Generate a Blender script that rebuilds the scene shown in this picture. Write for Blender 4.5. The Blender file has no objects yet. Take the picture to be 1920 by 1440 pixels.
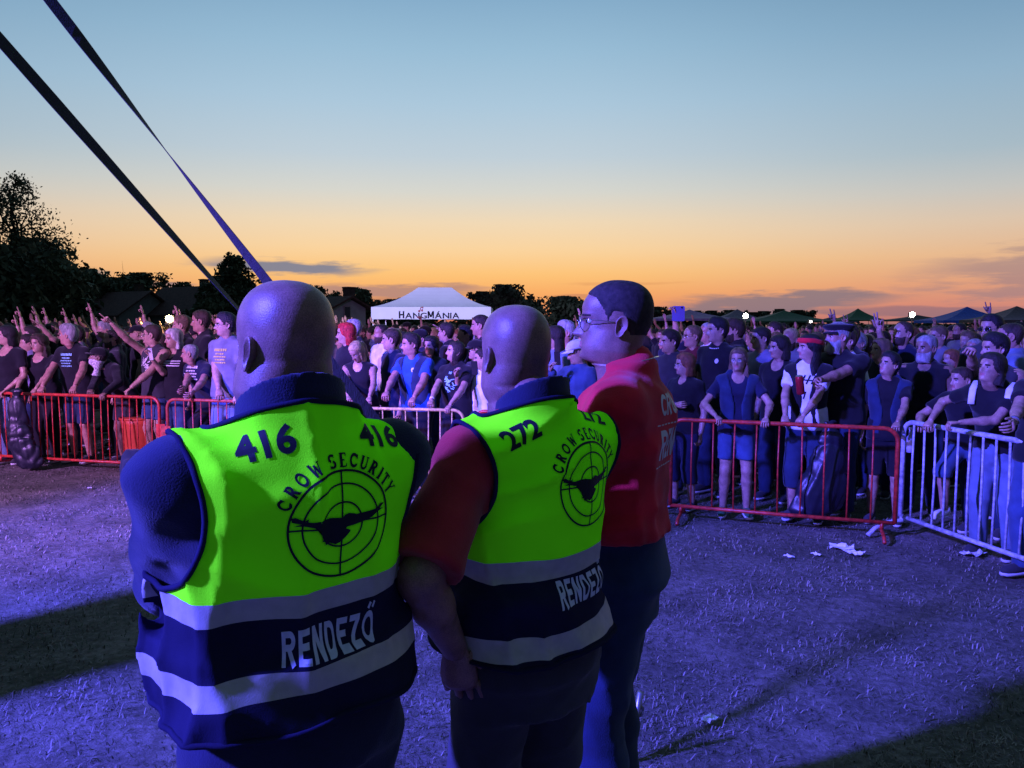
import bpy, bmesh, math, random
import numpy as np
from mathutils import Vector, Matrix, Euler
from mathutils.bvhtree import BVHTree
R = math.radians
sc = bpy.context.scene
COL = sc.collection
rng = np.random.RandomState(7)
random.seed(7)

# ------------------------------------------------------------------ camera
CAMH = 1.85; FPX = 1430.0; PITCH = math.atan(114/1430)
cam_d = bpy.data.cameras.new('camera'); cam = bpy.data.objects.new('camera', cam_d); COL.objects.link(cam)
cam_d.lens = 36*FPX/1920; cam_d.sensor_width = 36; cam_d.clip_end = 5000; cam_d.clip_start = 0.05
cam.location = (0, 0, CAMH); cam.rotation_euler = (math.pi/2 - PITCH, 0, 0)
sc.camera = cam

def ray(px, py):
    u = (px-960)/FPX; v = -(py-720)/FPX
    c, s = math.cos(PITCH), math.sin(PITCH)
    return Vector((u, c + v*s, -s + v*c))
def P(px, py, d):
    r = ray(px, py); return Vector((0, 0, CAMH)) + r*(d/r.y)
def G(px, py):
    r = ray(px, py); return Vector((0, 0, CAMH)) + r*(-CAMH/r.z)

# ------------------------------------------------------------------ view, sky, lamps
sc.view_settings.view_transform = 'Standard'; sc.view_settings.look = 'None'
sc.view_settings.exposure = 0; sc.view_settings.gamma = 1
sc.render.engine = 'CYCLES'
sc.cycles.max_bounces = 5; sc.cycles.diffuse_bounces = 3; sc.cycles.glossy_bounces = 2
sc.cycles.use_denoising = True

def lin(c):
    return tuple((x/255/12.92 if x/255 <= .04045 else ((x/255+.055)/1.055)**2.4) for x in c)

world = bpy.data.worlds.new('World'); sc.world = world; world.use_nodes = True
def build_world():
    nt = world.node_tree; nt.nodes.clear(); N = nt.nodes; L = nt.links
    def m(op, a, b=None, c=None, clamp=False):
        n = N.new('ShaderNodeMath'); n.operation = op; n.use_clamp = clamp
        for i, v in enumerate((a, b, c)):
            if v is None: continue
            if isinstance(v, (int, float)): n.inputs[i].default_value = v
            else: L.new(v, n.inputs[i])
        return n.outputs[0]
    def mix(f, a, b):
        n = N.new('ShaderNodeMix'); n.data_type = 'RGBA'
        for s, v in ((n.inputs[0], f), (n.inputs[6], a), (n.inputs[7], b)):
            if isinstance(v, tuple): s.default_value = v + (1,) if len(v) == 3 else v
            elif isinstance(v, (int, float)): s.default_value = v
            else: L.new(v, s)
        return n.outputs[2]
    def sstep(x, a, b):
        n = N.new('ShaderNodeMapRange'); n.interpolation_type = 'SMOOTHSTEP'
        L.new(x, n.inputs[0]); n.inputs[1].default_value = a; n.inputs[2].default_value = b
        return n.outputs[0]
    tc = N.new('ShaderNodeTexCoord'); sp = N.new('ShaderNodeSeparateXYZ'); L.new(tc.outputs['Generated'], sp.inputs[0])
    x, y, z = sp.outputs
    az = m('MULTIPLY', m('ARCTAN2', x, y), 180/math.pi)
    el = m('MULTIPLY', m('ARCSINE', z), 180/math.pi)
    t = m('DIVIDE', m('ADD', el, 2.0), 92.0)
    def ramp(stops):
        n = N.new('ShaderNodeValToRGB'); cr = n.color_ramp; cr.interpolation = 'EASE' if False else 'LINEAR'
        while len(cr.elements) > 1: cr.elements.remove(cr.elements[0])
        for i, (e, c) in enumerate(stops):
            p = (e+2)/92
            el_ = cr.elements[0] if i == 0 else cr.elements.new(p)
            el_.position = p; el_.color = lin(c) + (1,)
        L.new(t, n.inputs[0]); return n.outputs[0]
    centre = ramp([(-2, (60, 50, 45)), (-.3, (150, 90, 85)), (.1, (214, 124, 100)), (1.0, (240, 148, 98)), (2.2, (250, 173, 102)), (3.6, (254, 196, 120)),
                   (5.4, (251, 212, 158)), (7.4, (241, 217, 182)), (9.5, (216, 215, 206)), (12, (192, 207, 217)),
                   (15.5, (172, 200, 220)), (19, (153, 189, 214)), (23, (129, 169, 200)), (40, (98, 138, 172)), (90, (80, 110, 144))])
    side = ramp([(-2, (50, 45, 50)), (-.3, (110, 85, 95)), (.1, (176, 118, 122)), (1.2, (212, 138, 122)), (2.6, (224, 158, 126)), (4.5, (230, 184, 144)),
                 (6.5, (220, 196, 172)), (8.5, (196, 196, 192)), (11, (166, 186, 198)), (15.5, (144, 177, 201)),
                 (19, (124, 161, 190)), (23, (103, 142, 173)), (40, (82, 118, 152)), (90, (80, 110, 144))])
    back = ramp([(-2, (30, 30, 36)), (0, (64, 66, 80)), (6, (74, 78, 94)), (20, (66, 80, 102)), (50, (66, 90, 120)), (90, (80, 110, 144))])
    aaz = m('ABSOLUTE', m('ADD', az, 5.0))
    c = mix(sstep(aaz, 6, 42), centre, side)
    c = mix(sstep(aaz, 42, 98), c, back)
    # streaky clouds
    cv = N.new('ShaderNodeCombineXYZ')
    L.new(m('MULTIPLY', az, .16), cv.inputs[0]); L.new(m('MULTIPLY', el, 1.1), cv.inputs[1])
    nz = N.new('ShaderNodeTexNoise'); nz.inputs['Scale'].default_value = 1.1; nz.inputs['Detail'].default_value = 6
    nz.inputs['Roughness'].default_value = .6
    L.new(cv.outputs[0], nz.inputs['Vector']); nf = m('SUBTRACT', nz.outputs[0], .5)
    for (a0, e0, wa, we, col, op, sk) in [
        (-16.5, 3.95, 5.6, .50, (128, 130, 148), .95, -.03), (-24.0, 2.7, 1.6, .30, (140, 120, 130), .8, 0), (-29.2, 3.3, 1.5, .28, (140, 135, 140), .8, 0),
        (-9.5, 2.35, 7.5, .62, (176, 134, 126), .85, .02), (-7.5, 1.5, 4.5, .4, (150, 110, 110), .5, 0), (18.5, 1.35, 8.0, .82, (124, 116, 130), .82, .045),
        (36.5, 3.2, 8.5, 1.7, (150, 126, 134), .62, 0), (28, .75, 7, .32, (142, 110, 122), .7, 0), (5.5, 2.0, 2.6, .16, (196, 130, 100), .6, 0),
        (8, 2.9, 4, .13, (220, 150, 96), .4, 0)]:
        u = m('DIVIDE', m('SUBTRACT', az, a0), wa)
        v = m('DIVIDE', m('SUBTRACT', m('SUBTRACT', el, e0), m('MULTIPLY', m('SUBTRACT', az, a0), sk)), we)
        v = m('ADD', v, m('MULTIPLY', nf, 3.6))
        u = m('ADD', u, m('MULTIPLY', nf, 1.2))
        r_ = m('SQRT', m('ADD', m('MULTIPLY', u, u), m('MULTIPLY', v, v)))
        f = m('MULTIPLY', sstep(r_, 1.3, .55), op)
        c = mix(f, c, lin(col))
    bg = N.new('ShaderNodeBackground'); out = N.new('ShaderNodeOutputWorld')
    L.new(c, bg.inputs[0]); bg.inputs[1].default_value = 1.0
    L.new(bg.outputs[0], out.inputs[0])
build_world()

def look(o, tgt): o.rotation_euler = (Vector(tgt)-o.location).to_track_quat('-Z', 'Y').to_euler()
# last sunset glow, very weak and wide
sd = bpy.data.lights.new('sun', 'SUN'); sd.energy = .06; sd.angle = R(20); sd.color = (1, .55, .3)
so = bpy.data.objects.new('sun', sd); COL.objects.link(so); so.location = (-5, 60, 8); look(so, (0, 0, 3))
def spot(name, loc, tgt, energy, color, size, blend, radius):
    d = bpy.data.lights.new(name, 'SPOT'); d.energy = energy; d.color = color; d.spot_size = R(size); d.spot_blend = blend
    d.shadow_soft_size = radius
    o = bpy.data.objects.new(name, d); COL.objects.link(o); o.location = loc; look(o, tgt); return o
STAGE = Vector((-8.6, -1.0, 6.6))
spot('stage_lamp', STAGE, (0.0, 3.2, .6), 33000, (.088, .080, 1.0), 75, .35, .28)
spot('stage_lamp', (-10.5, -.5, 4.6), (-4.5, 12.5, 1.2), 13000, (.58, .25, 1.0), 62, .6, .3)
spot('stage_lamp', (-9.5, -1.5, 5.2), (5.5, 10.0, 1.0), 4200, (.34, .20, 1.0), 34, .8, .3)
spot('stage_lamp', (-9.0, -1.0, 6.6), (-3, 30, 2.6), 42000, (.50, .54, 1.0), 13, .6, .3)  # narrow beam added to brighten the distant marquee

# ------------------------------------------------------------------ materials
MATS = {}
def mat(key, color, rough=.8, var=.25, scale=8.0, bump=0.0, bscale=60.0, spec=.3, metal=0.0, emit=None, alpha=None, diffuse=False, stretch=None, sheen=0):
    if key in MATS: return MATS[key]
    mt = bpy.data.materials.new(key); mt.use_nodes = True; nt = mt.node_tree; N = nt.nodes; L = nt.links
    b = N['Principled BSDF']
    tc = N.new('ShaderNodeTexCoord'); mp = N.new('ShaderNodeMapping'); L.new(tc.outputs['Object'], mp.inputs[0])
    if stretch: mp.inputs['Scale'].default_value = stretch
    nz = N.new('ShaderNodeTexNoise'); nz.inputs['Scale'].default_value = scale; nz.inputs['Detail'].default_value = 5
    L.new(mp.outputs[0], nz.inputs['Vector'])
    mx = N.new('ShaderNodeMix'); mx.data_type = 'RGBA'
    c = tuple(color)
    mx.inputs[6].default_value = tuple(max(0, v*(1-var)) for v in c) + (1,)
    mx.inputs[7].default_value = tuple(v*(1+var) for v in c) + (1,)
    rp = N.new('ShaderNodeMapRange'); rp.inputs[1].default_value = .3; rp.inputs[2].default_value = .7
    L.new(nz.outputs[0], rp.inputs[0]); L.new(rp.outputs[0], mx.inputs[0])
    b.inputs['Roughness'].default_value = rough; b.inputs['Metallic'].default_value = metal
    b.inputs['Specular IOR Level'].default_value = spec
    L.new(mx.outputs[2], b.inputs['Base Color'])
    if bump:
        n2 = N.new('ShaderNodeTexNoise'); n2.inputs['Scale'].default_value = bscale; n2.inputs['Detail'].default_value = 3
        L.new(mp.outputs[0], n2.inputs['Vector'])
        bp = N.new('ShaderNodeBump'); bp.inputs['Strength'].default_value = bump; bp.inputs['Distance'].default_value = .01
        L.new(n2.outputs[0], bp.inputs['Height']); L.new(bp.outputs[0], b.inputs['Normal'])
    if sheen: b.inputs['Sheen Weight'].default_value = sheen
    if emit:
        b.inputs['Emission Color'].default_value = tuple(emit[0]) + (1,); b.inputs['Emission Strength'].default_value = emit[1]
    if diffuse:
        d = N.new('ShaderNodeBsdfDiffuse'); L.new(mx.outputs[2], d.inputs['Color']); L.new(d.outputs[0], N['Material Output'].inputs[0])
        if bump: L.new(bp.outputs[0], d.inputs['Normal'])
    if alpha is not None: b.inputs['Alpha'].default_value = alpha
    MATS[key] = mt; return mt
SK = {'fair': (.47, .28, .20), 'tan': (.36, .21, .15), 'rosy': (.45, .235, .175), 'dim': (.28, .165, .12), 'guard': (.26, .135, .10)}
def skin(k):
    new = 'skin_'+k not in MATS
    m_ = mat('skin_'+k, SK[k], .42, .24, 22, .12, 330, .42)
    if new:   # pores and stubble: a fine second tone
        nt = m_.node_tree; N = nt.nodes; L = nt.links; b = N['Principled BSDF']; src = b.inputs['Base Color'].links[0].from_socket
        tc = N.new('ShaderNodeTexCoord'); n2 = N.new('ShaderNodeTexNoise'); n2.inputs['Scale'].default_value = 420; n2.inputs['Detail'].default_value = 3
        L.new(tc.outputs['Object'], n2.inputs['Vector']); r2 = N.new('ShaderNodeMapRange'); r2.inputs[1].default_value = .35; r2.inputs[2].default_value = .62; r2.inputs[3].default_value = .62; r2.inputs[4].default_value = 1.08
        L.new(n2.outputs[0], r2.inputs[0]); mx = N.new('ShaderNodeMix'); mx.data_type = 'RGBA'; mx.blend_type = 'MULTIPLY'; mx.inputs[0].default_value = 1
        L.new(src, mx.inputs[6]); L.new(r2.outputs[0], mx.inputs[7]); L.new(mx.outputs[2], b.inputs['Base Color'])
    return m_
HAIRC = {'black': (.012, .010, .010), 'brown': (.045, .026, .016), 'dark': (.022, .015, .011), 'grey': (.30, .29, .28), 'blonde': (.42, .30, .15),
         'white': (.5, .48, .45), 'red': (.45, .02, .02), 'ginger': (.20, .07, .03), 'lightbrown': (.14, .085, .045)}
def hairm(k): return mat('hair_'+k, HAIRC[k], .55, .55, 30, .9, 190, .35, stretch=(1, 1, .25))
CL = {'black': (.012, .012, .015), 'charcoal': (.035, .035, .042), 'navy': (.014, .017, .040), 'blue': (.02, .09, .40), 'white': (.72, .72, .76), 'denim': (.045, .08, .17),
      'lightdenim': (.13, .18, .28), 'darkdenim': (.02, .035, .075), 'red': (.60, .016, .03), 'grey': (.16, .16, .19), 'olive': (.05, .06, .035), 'purple': (.05, .03, .2),
      'khaki': (.16, .13, .09), 'maroon': (.10, .015, .02), 'lilac': (.20, .18, .30), 'green': (.03, .12, .05), 'orange': (.5, .12, .03), 'darkred': (.34, .025, .025)}
def cloth(k): return mat('cloth_'+k, CL[k], .9, .25, 9, .22, 260, .15, sheen=.15)

# ------------------------------------------------------------------ mesh helpers
class MB:
    def __init__(s): s.v = []; s.f = []; s.m = []; s.n = 0
    def add(s, v, f, mi=0):
        v = np.asarray(v, float).reshape(-1, 3); s.v.append(v)
        s.f += [tuple(int(i)+s.n for i in q) for q in f]; s.m += [mi]*len(f); s.n += len(v)
    def box(s, c, d, rot=None, mi=0):
        c = np.array(c, float); h = np.array(d, float)/2
        v = np.array([[x, y, z] for x in (-1, 1) for y in (-1, 1) for z in (-1, 1)])*h
        if rot is not None: v = v @ np.array(rot).T
        s.add(v+c, [(0, 1, 3, 2), (4, 6, 7, 5), (0, 4, 5, 1), (2, 3, 7, 6), (0, 2, 6, 4), (1, 5, 7, 3)], mi)
    def tube(s, pts, rad, n=8, mi=0, cap=True, flat=1.0, up=None):
        v, f = tube(pts, rad, n, cap, flat, up); s.add(v, f, mi)
def tube(pts, rad, n=8, cap=True, flat=1.0, up=None):
    pts = np.array([tuple(p) for p in pts], float); k = len(pts)
    if np.isscalar(rad): rad = [rad]*k
    T = np.gradient(pts, axis=0); T /= np.linalg.norm(T, axis=1)[:, None]+1e-9
    a = np.array(up if up is not None else ((0, 0, 1) if abs(T[0][2]) < .9 else (1, 0, 0)), float)
    U = a - T[0]*a.dot(T[0]); U /= np.linalg.norm(U)
    V = []; th = np.arange(n)*2*math.pi/n
    for i in range(k):
        U = U - T[i]*U.dot(T[i]); U /= np.linalg.norm(U)+1e-9
        W = np.cross(T[i], U)
        V.append(pts[i] + rad[i]*(np.cos(th)[:, None]*U*flat + np.sin(th)[:, None]*W))
    V = np.concatenate(V); F = []
    for i in range(k-1):
        for j in range(n):
            F.append((i*n+j, i*n+(j+1) % n, (i+1)*n+(j+1) % n, (i+1)*n+j))
    if cap:
        F.append(tuple(range(n))[::-1]); F.append(tuple((k-1)*n+j for j in range(n)))
    return V, F
def mesh_obj(name, v, f, mats, mi=None, parent=None, smooth=True):
    me = bpy.data.meshes.new(name)
    v = np.asarray(v, float)
    if isinstance(f, np.ndarray):
        nf, k = f.shape
        me.vertices.add(len(v)); me.vertices.foreach_set('co', v.ravel())
        me.loops.add(nf*k); me.loops.foreach_set('vertex_index', f.ravel().astype(np.int32))
        me.polygons.add(nf); me.polygons.foreach_set('loop_start', np.arange(0, nf*k, k, dtype=np.int32))
        me.update(calc_edges=True)
    else:
        me.from_pydata(v.tolist(), [], f); me.update()
    for m_ in (mats if isinstance(mats, (list, tuple)) else [mats]): me.materials.append(m_)
    if mi is not None: me.polygons.foreach_set('material_index', np.asarray(mi, np.int32))
    if smooth: me.polygons.foreach_set('use_smooth', np.ones(len(me.polygons), bool))
    o = bpy.data.objects.new(name, me); COL.objects.link(o)
    if parent is not None: o.parent = parent
    return o
def mb_obj(name, mb, mats, parent=None, smooth=False):
    v = np.concatenate(mb.v) if mb.v else np.zeros((0, 3))
    return mesh_obj(name, v, mb.f, mats, mb.m, parent, smooth)
def tag(o, label, cat, group=None, kind=None):
    if label: o['label'] = label
    if cat: o['category'] = cat
    if group: o['group'] = group
    if kind: o['kind'] = kind
    return o
def empty(name, loc=(0, 0, 0), rz=0):
    o = bpy.data.objects.new(name, None); COL.objects.link(o); o.location = loc; o.rotation_euler = (0, 0, rz)
    o.empty_display_size = .1; return o
def copy_tree(o, parent=None):
    c = o.copy(); COL.objects.link(c); c.parent = parent
    for ch in KIDS.get(o.name, []): copy_tree(ch, c)
    return c
KIDS = {}
def kids(o):
    for ch in o.children: KIDS.setdefault(o.name, []).append(ch); kids(ch)

# ------------------------------------------------------------------ implicit surfaces (numpy surface nets)
def surface_nets(fn, lo, hi, vox):
    lo = np.array(lo, float); hi = np.array(hi, float)
    n = np.ceil((hi-lo)/vox).astype(int)+2
    ax = [lo[i]+vox*np.arange(n[i]) for i in range(3)]
    X, Y, Z = np.meshgrid(*ax, indexing='ij')
    D = fn(np.stack([X.ravel(), Y.ravel(), Z.ravel()], 1)).reshape(n)
    D[0], D[-1] = 1, 1; D[:, 0] = 1; D[:, -1] = 1; D[:, :, 0] = 1; D[:, :, -1] = 1
    S = D < 0
    c = n-1
    corners = [(i, j, k) for i in (0, 1) for j in (0, 1) for k in (0, 1)]
    cnt = sum(S[i:i+c[0], j:j+c[1], k:k+c[2]].astype(np.int8) for i, j, k in corners)
    act = (cnt > 0) & (cnt < 8)
    idx = -np.ones(c, int); cells = np.argwhere(act); idx[act] = np.arange(len(cells))
    acc = np.zeros((len(cells), 3)); w = np.zeros(len(cells))
    ci, cj, ck = cells.T
    for a in corners:
        for d in range(3):
            if a[d]: continue
            b = list(a); b[d] = 1
            d0 = D[ci+a[0], cj+a[1], ck+a[2]]; d1 = D[ci+b[0], cj+b[1], ck+b[2]]
            m = (d0 < 0) != (d1 < 0); t = np.where(m, d0/(d0-d1+1e-12), 0)
            p = np.tile(np.array(a, float), (len(cells), 1)); p[:, d] += t
            acc += p*m[:, None]; w += m
    V = lo + vox*(cells + acc/w[:, None])
    F = []
    for d in range(3):
        e = [1, 2] if d == 0 else ([2, 0] if d == 1 else [0, 1])
        sh = [slice(0, n[0]), slice(0, n[1]), slice(0, n[2])]
        s0 = list(sh); s1 = list(sh); s0[d] = slice(0, n[d]-1); s1[d] = slice(1, n[d])
        A = S[tuple(s0)]; B = S[tuple(s1)]
        for flip, M in ((False, A & ~B), (True, ~A & B)):
            q = np.argwhere(M)
            q = q[(q[:, e[0]] > 0) & (q[:, e[1]] > 0)]
            if not len(q): continue
            def cell(o0, o1):
                r = q.copy(); r[:, e[0]] -= o0; r[:, e[1]] -= o1
                return idx[r[:, 0], r[:, 1], r[:, 2]]
            quad = np.stack([cell(1, 1), cell(0, 1), cell(0, 0), cell(1, 0)], 1)
            if flip: quad = quad[:, ::-1]
            F.append(quad)
    return V, np.concatenate(F)
def smin(a, b, k):
    h = np.clip(.5+.5*(b-a)/k, 0, 1); return b*(1-h)+a*h-k*h*(1-h)
def rcone(p, a, b, ra, rb, sq=None):
    a = np.array(a, float); b = np.array(b, float); ab = b-a
    t = np.clip((p-a) @ ab/max(ab @ ab, 1e-9), 0, 1)
    return np.linalg.norm(p-(a+t[:, None]*ab), axis=1)-(ra+t*(rb-ra))
def plane_cut(p, o, n): n = np.array(n, float); n /= np.linalg.norm(n); return (p-np.array(o)) @ n   # negative = kept
def loft(p, tab, off=0, ex=2.3):
    z = p[:, 2]; T = np.array(tab, float)
    hw = np.interp(z, T[:, 0], T[:, 1])+off; yf = np.interp(z, T[:, 0], T[:, 2])+off; yb = np.interp(z, T[:, 0], T[:, 3])-off
    yc = (yf+yb)/2*.6; ry = np.where(p[:, 1] > yc, yf-yc, yc-yb); ry = np.maximum(ry, .01); hw = np.maximum(hw, .01)
    r = (np.abs(p[:, 0]/hw)**ex + np.abs((p[:, 1]-yc)/ry)**ex)**(1/ex)
    d = (r-1)*np.minimum(hw, ry)
    dz = np.maximum(T[0, 0]-off-z, z-T[-1, 0]-off)
    return np.maximum(d, dz)
def fold(p, k, seed=0, amp=1):
    "cheap cloth folds: sum of warped waves"
    r = np.random.RandomState(seed); o = np.zeros(len(p))
    for i in range(6):
        d = r.randn(3); d /= np.linalg.norm(d); d2 = r.randn(3)
        o += np.sin(p @ d*k*r.uniform(.6, 1.7) + 1.6*np.sin(p @ d2*k*.45+r.uniform(0, 6)) + r.uniform(0, 6))/(1+.35*i)
    return o/3*amp

def crease(p, k, seed=0):
    r = np.random.RandomState(seed); o = np.zeros(len(p))
    for i in range(5):
        d = r.randn(3); d[2] = abs(d[2])*.7; d /= np.linalg.norm(d); d2 = r.randn(3)
        w = np.sin(p @ d*k*r.uniform(.7, 1.4)+2.2*np.sin(p @ d2*k*.33+r.uniform(0, 6))+r.uniform(0, 6))
        m = np.clip(np.sin(p @ r.randn(3)*k*.3+r.uniform(0, 6))*1.2+.2, 0, 1)
        o += (1-np.abs(w))**2.2*m
    return .6-o
# ------------------------------------------------------------------ head
HT = np.array([
 (.1205, .000, -.018, .006), (.1185, .020, -.042, .024), (.1125, .040, -.062, .040), (.100, .062, -.082, .0560), (.083, .078, -.096, .0672), (.062, .0895, -.104, .0740), (.040, .095, -.106, .0775),
 (.015, .0945, -.104, .0775), (-.005, .0885, -.099, .0755), (-.025, .0895, -.091, .0735), (-.045, .0905, -.080, .0705), (-.065, .0900, -.069, .0665),
 (-.085, .0865, -.062, .0615), (-.100, .0835, -.060, .0560), (-.110, .0745, -.060, .0520), (-.117, .0520, -.061, .0520), (-.126, .0350, -.062, .0545), (-.150, .0300, -.066, .0570),
 (-.180, .0290, -.072, .0620), (-.215, .0340, -.080, .0840), (-.245, .0450, -.085, .1150)])
def ring_interp(tab, nr):
    t = np.linspace(0, 1, len(tab)); u = np.linspace(0, 1, nr); out = []
    for c in range(4):
        y = tab[:, c]; out.append(np.interp(u, t, y))
    o = np.stack(out, 1)
    for _ in range(2 if nr > 40 else 1): o[1:-1] = (o[:-2]+2*o[1:-1]+o[2:])/4
    return o
def head_grid(tab, nr, ns, sp=None):
    sp = sp or {}
    rg = ring_interp(tab, nr); u = np.arange(ns)*2*math.pi/ns; th = u-.42*np.sin(u)
    jaw = sp.get('jaw', 1.0); fat = sp.get('fat', 0.0)
    V = np.zeros((nr, ns, 3))
    for i, (z, yf, yb, hw) in enumerate(rg):
        yc = -.012; s, c = np.sin(th), np.cos(th)
        low = max(0, min(1, (-.02-z)/.06))
        hw = hw*(1+(jaw-1)*low)+fat*low; yb_ = yb-fat*.9*low; yf_ = yf+(fat*.5*low if z > -.12 else fat*1.0)
        egg = 1-.10*np.clip(c, 0, 1)*(1 if z > -.12 else 0)
        V[i, :, 0] = hw*np.sign(s)*np.abs(s)**.92*egg
        V[i, :, 1] = yc+np.where(c > 0, yf_-yc, yc-yb_)*np.sign(c)*np.abs(c)**.88
        V[i, :, 2] = z
    return V, th
def features(V, sp):
    x, y, z = V[..., 0], V[..., 1], V[..., 2]
    front = np.clip((y-.02)/.04, 0, 1)
    g = lambda cx, cz, sx, sz: np.exp(-((np.abs(x)-cx)/sx)**2-((z-cz)/sz)**2)
    n = sp.get('nose', 1.0)
    d = np.zeros_like(x)
    nz = np.exp(-(x/(.0085+.004*np.clip((-z)/.035, 0, 1)))**2)*np.clip((z+.049)/.010, 0, 1)*np.clip((.022-z)/.055, 0, 1)
    d += .030*n*nz
    d += .006*g(.012, -.037, .006, .006)
    d -= .0095*g(.031, .001, .015, .011)
    d += .0045*g(.028, .019, .022, .006)
    d += .0035*g(0, .052, .05, .03)
    d += .0055*g(0, -.059, .018, .0045)+.0060*g(0, -.070, .016, .0050)
    d -= .0055*g(0, -.0645, .020, .0022)
    d -= .003*g(0, -.080, .02, .006)
    d += .0065*g(0, -.100, .020, .013)
    d += .004*g(.042, -.020, .016, .014)
    y += d*front
    if sp.get('hero'):
        bk = np.clip((-y-.02)/.03, 0, 1)
        y -= bk*(.0045*np.exp(-((z+.092)/.009)**2)-.0040*np.exp(-((z+.108)/.0045)**2)+.0045*np.exp(-((z+.124)/.009)**2)-.003*np.exp(-((z+.072)/.005)**2))
    # temples in, cheek hollow
    tw = np.exp(-((z-.02)/.03)**2-((y-.055)/.03)**2)
    x *= 1-.045*tw
    return V
def ear(side, s=1.0, n=16):
    "cupped ear with rim, local head coordinates"
    rr = [0, .25, .45, .62, .78, .9, 1.0, .96, .80]; hh = [-.002, -.001, .0025, .0035, .0065, .0080, .0060, .0005, -.012]
    V = []; F = []
    for i, (r, h) in enumerate(zip(rr, hh)):
        for j in range(n):
            a = 2*math.pi*j/n
            yy = r*.0185*math.cos(a)*(1 if math.sin(a) > 0 else .80); zz = r*.0325*math.sin(a)
            back = .8*(.5-.5*math.cos(a))
            V.append([h+(.011*r*back if i < 7 else (.006*back if i == 7 else 0)), yy, zz])
    k = len(rr)
    for i in range(k-1):
        for j in range(n): F.append((i*n+j, i*n+(j+1) % n, (i+1)*n+(j+1) % n, (i+1)*n+j))
    V = np.array(V)*s
    a = R(-14); c, s_ = math.cos(a), math.sin(a)
    y = V[:, 1]*c-V[:, 2]*s_*-1; z = V[:, 1]*-s_+V[:, 2]*c; V[:, 1], V[:, 2] = y, z
    V[:, 0] = side*(V[:, 0]+.074); V[:, 1] += -.014; V[:, 2] += -.010
    if side > 0: F = [f[::-1] for f in F]
    # faces wind outward
    return V, F
def grid_faces(nr, ns):
    F = []
    for i in range(nr-1):
        for j in range(ns): F.append((i*ns+j, (i+1)*ns+j, (i+1)*ns+(j+1) % ns, i*ns+(j+1) % ns))
    return F
def hair_line(y):
    return np.interp(y, [-.12, -.06, -.045, -.03, -.012, .012, .020, .035, .06, .085, .11], [-.080, -.082, -.06, -.01, .030, .030, -.004, .030, .066, .076, .080])
def hair_thick(V, kind, th, seed=0):
    x, y, z = V[..., 0], V[..., 1], V[..., 2]
    q = V.reshape(-1, 3)
    nz = fold(q, 90, seed).reshape(x.shape)
    hl = hair_line(y)
    if kind == 'receding': hl = hl+.022*np.clip(y/.06, 0, 1)+.02*np.clip(1-np.abs(x)/.07, 0, 1)*np.clip((y+.02)/.06, 0, 1)
    if kind in ('long', 'bob', 'curly', 'pony'):
        hl = np.where(y < .055, np.minimum(hl, np.interp(y, [-.2, .0, .035, .055], [-9, -9, -.04 if kind != 'pony' else .01, .05])), hl)
    m = np.clip((z-hl)/.014+.4, 0, 1); m = m*m*(3-2*m)
    T = {'buzz': .0028, 'short': .012, 'receding': .009, 'full': .022, 'quiff': .014, 'long': .020, 'bob': .026, 'curly': .034, 'pony': .012}[kind]
    t = T*(1+.18*nz)
    if kind in ('quiff', 'full'): t = t+.014*np.clip((z-.07)/.04, 0, 1)*np.clip((y+.06)/.1, 0, 1)
    if kind == 'short': t = t*(.55+.6*np.clip((z-.0)/.08, 0, 1))
    return m*t-(1-m)*.006

TORSO = [(.90, .165, .115, -.125), (1.00, .150, .108, -.105), (1.10, .150, .108, -.095), (1.20, .160, .115, -.105), (1.30, .172, .118, -.118), (1.38, .178, .100, -.118), (1.43, .165, .075, -.105), (1.465, .120, .050, -.085), (1.49, .070, .035, -.070)]
PELV = [(.80, .150, .09, -.115), (.88, .168, .105, -.128), (.96, .162, .108, -.118), (1.04, .150, .105, -.10)]
FING = [(-.034, .040, .0085, .92), (-.012, .046, .0090, 1.04), (.011, .044, .0088, .98), (.032, .036, .0078, .78)]
HPOSE = {'relax': ([25, 30, 20], [30, 35, 20], [35, 40, 25], [40, 40, 25]), 'open': ([4, 6, 4],)*4, 'fist': ([80, 95, 60],)*4, 'rail': ([55, 60, 45],)*4,
         'point': ([0, 4, 2], [80, 95, 60], [80, 95, 60], [80, 95, 60]), 'peace': ([0, 3, 2], [0, 3, 2], [80, 95, 60], [80, 95, 60]), 'horns': ([0, 3, 2], [80, 95, 60], [80, 95, 60], [0, 3, 2]),
         'grip': ([45, 50, 40],)*4, 'splay': ([8, 25, 15], [14, 20, 12], [18, 22, 12], [26, 30, 20])}
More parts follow.
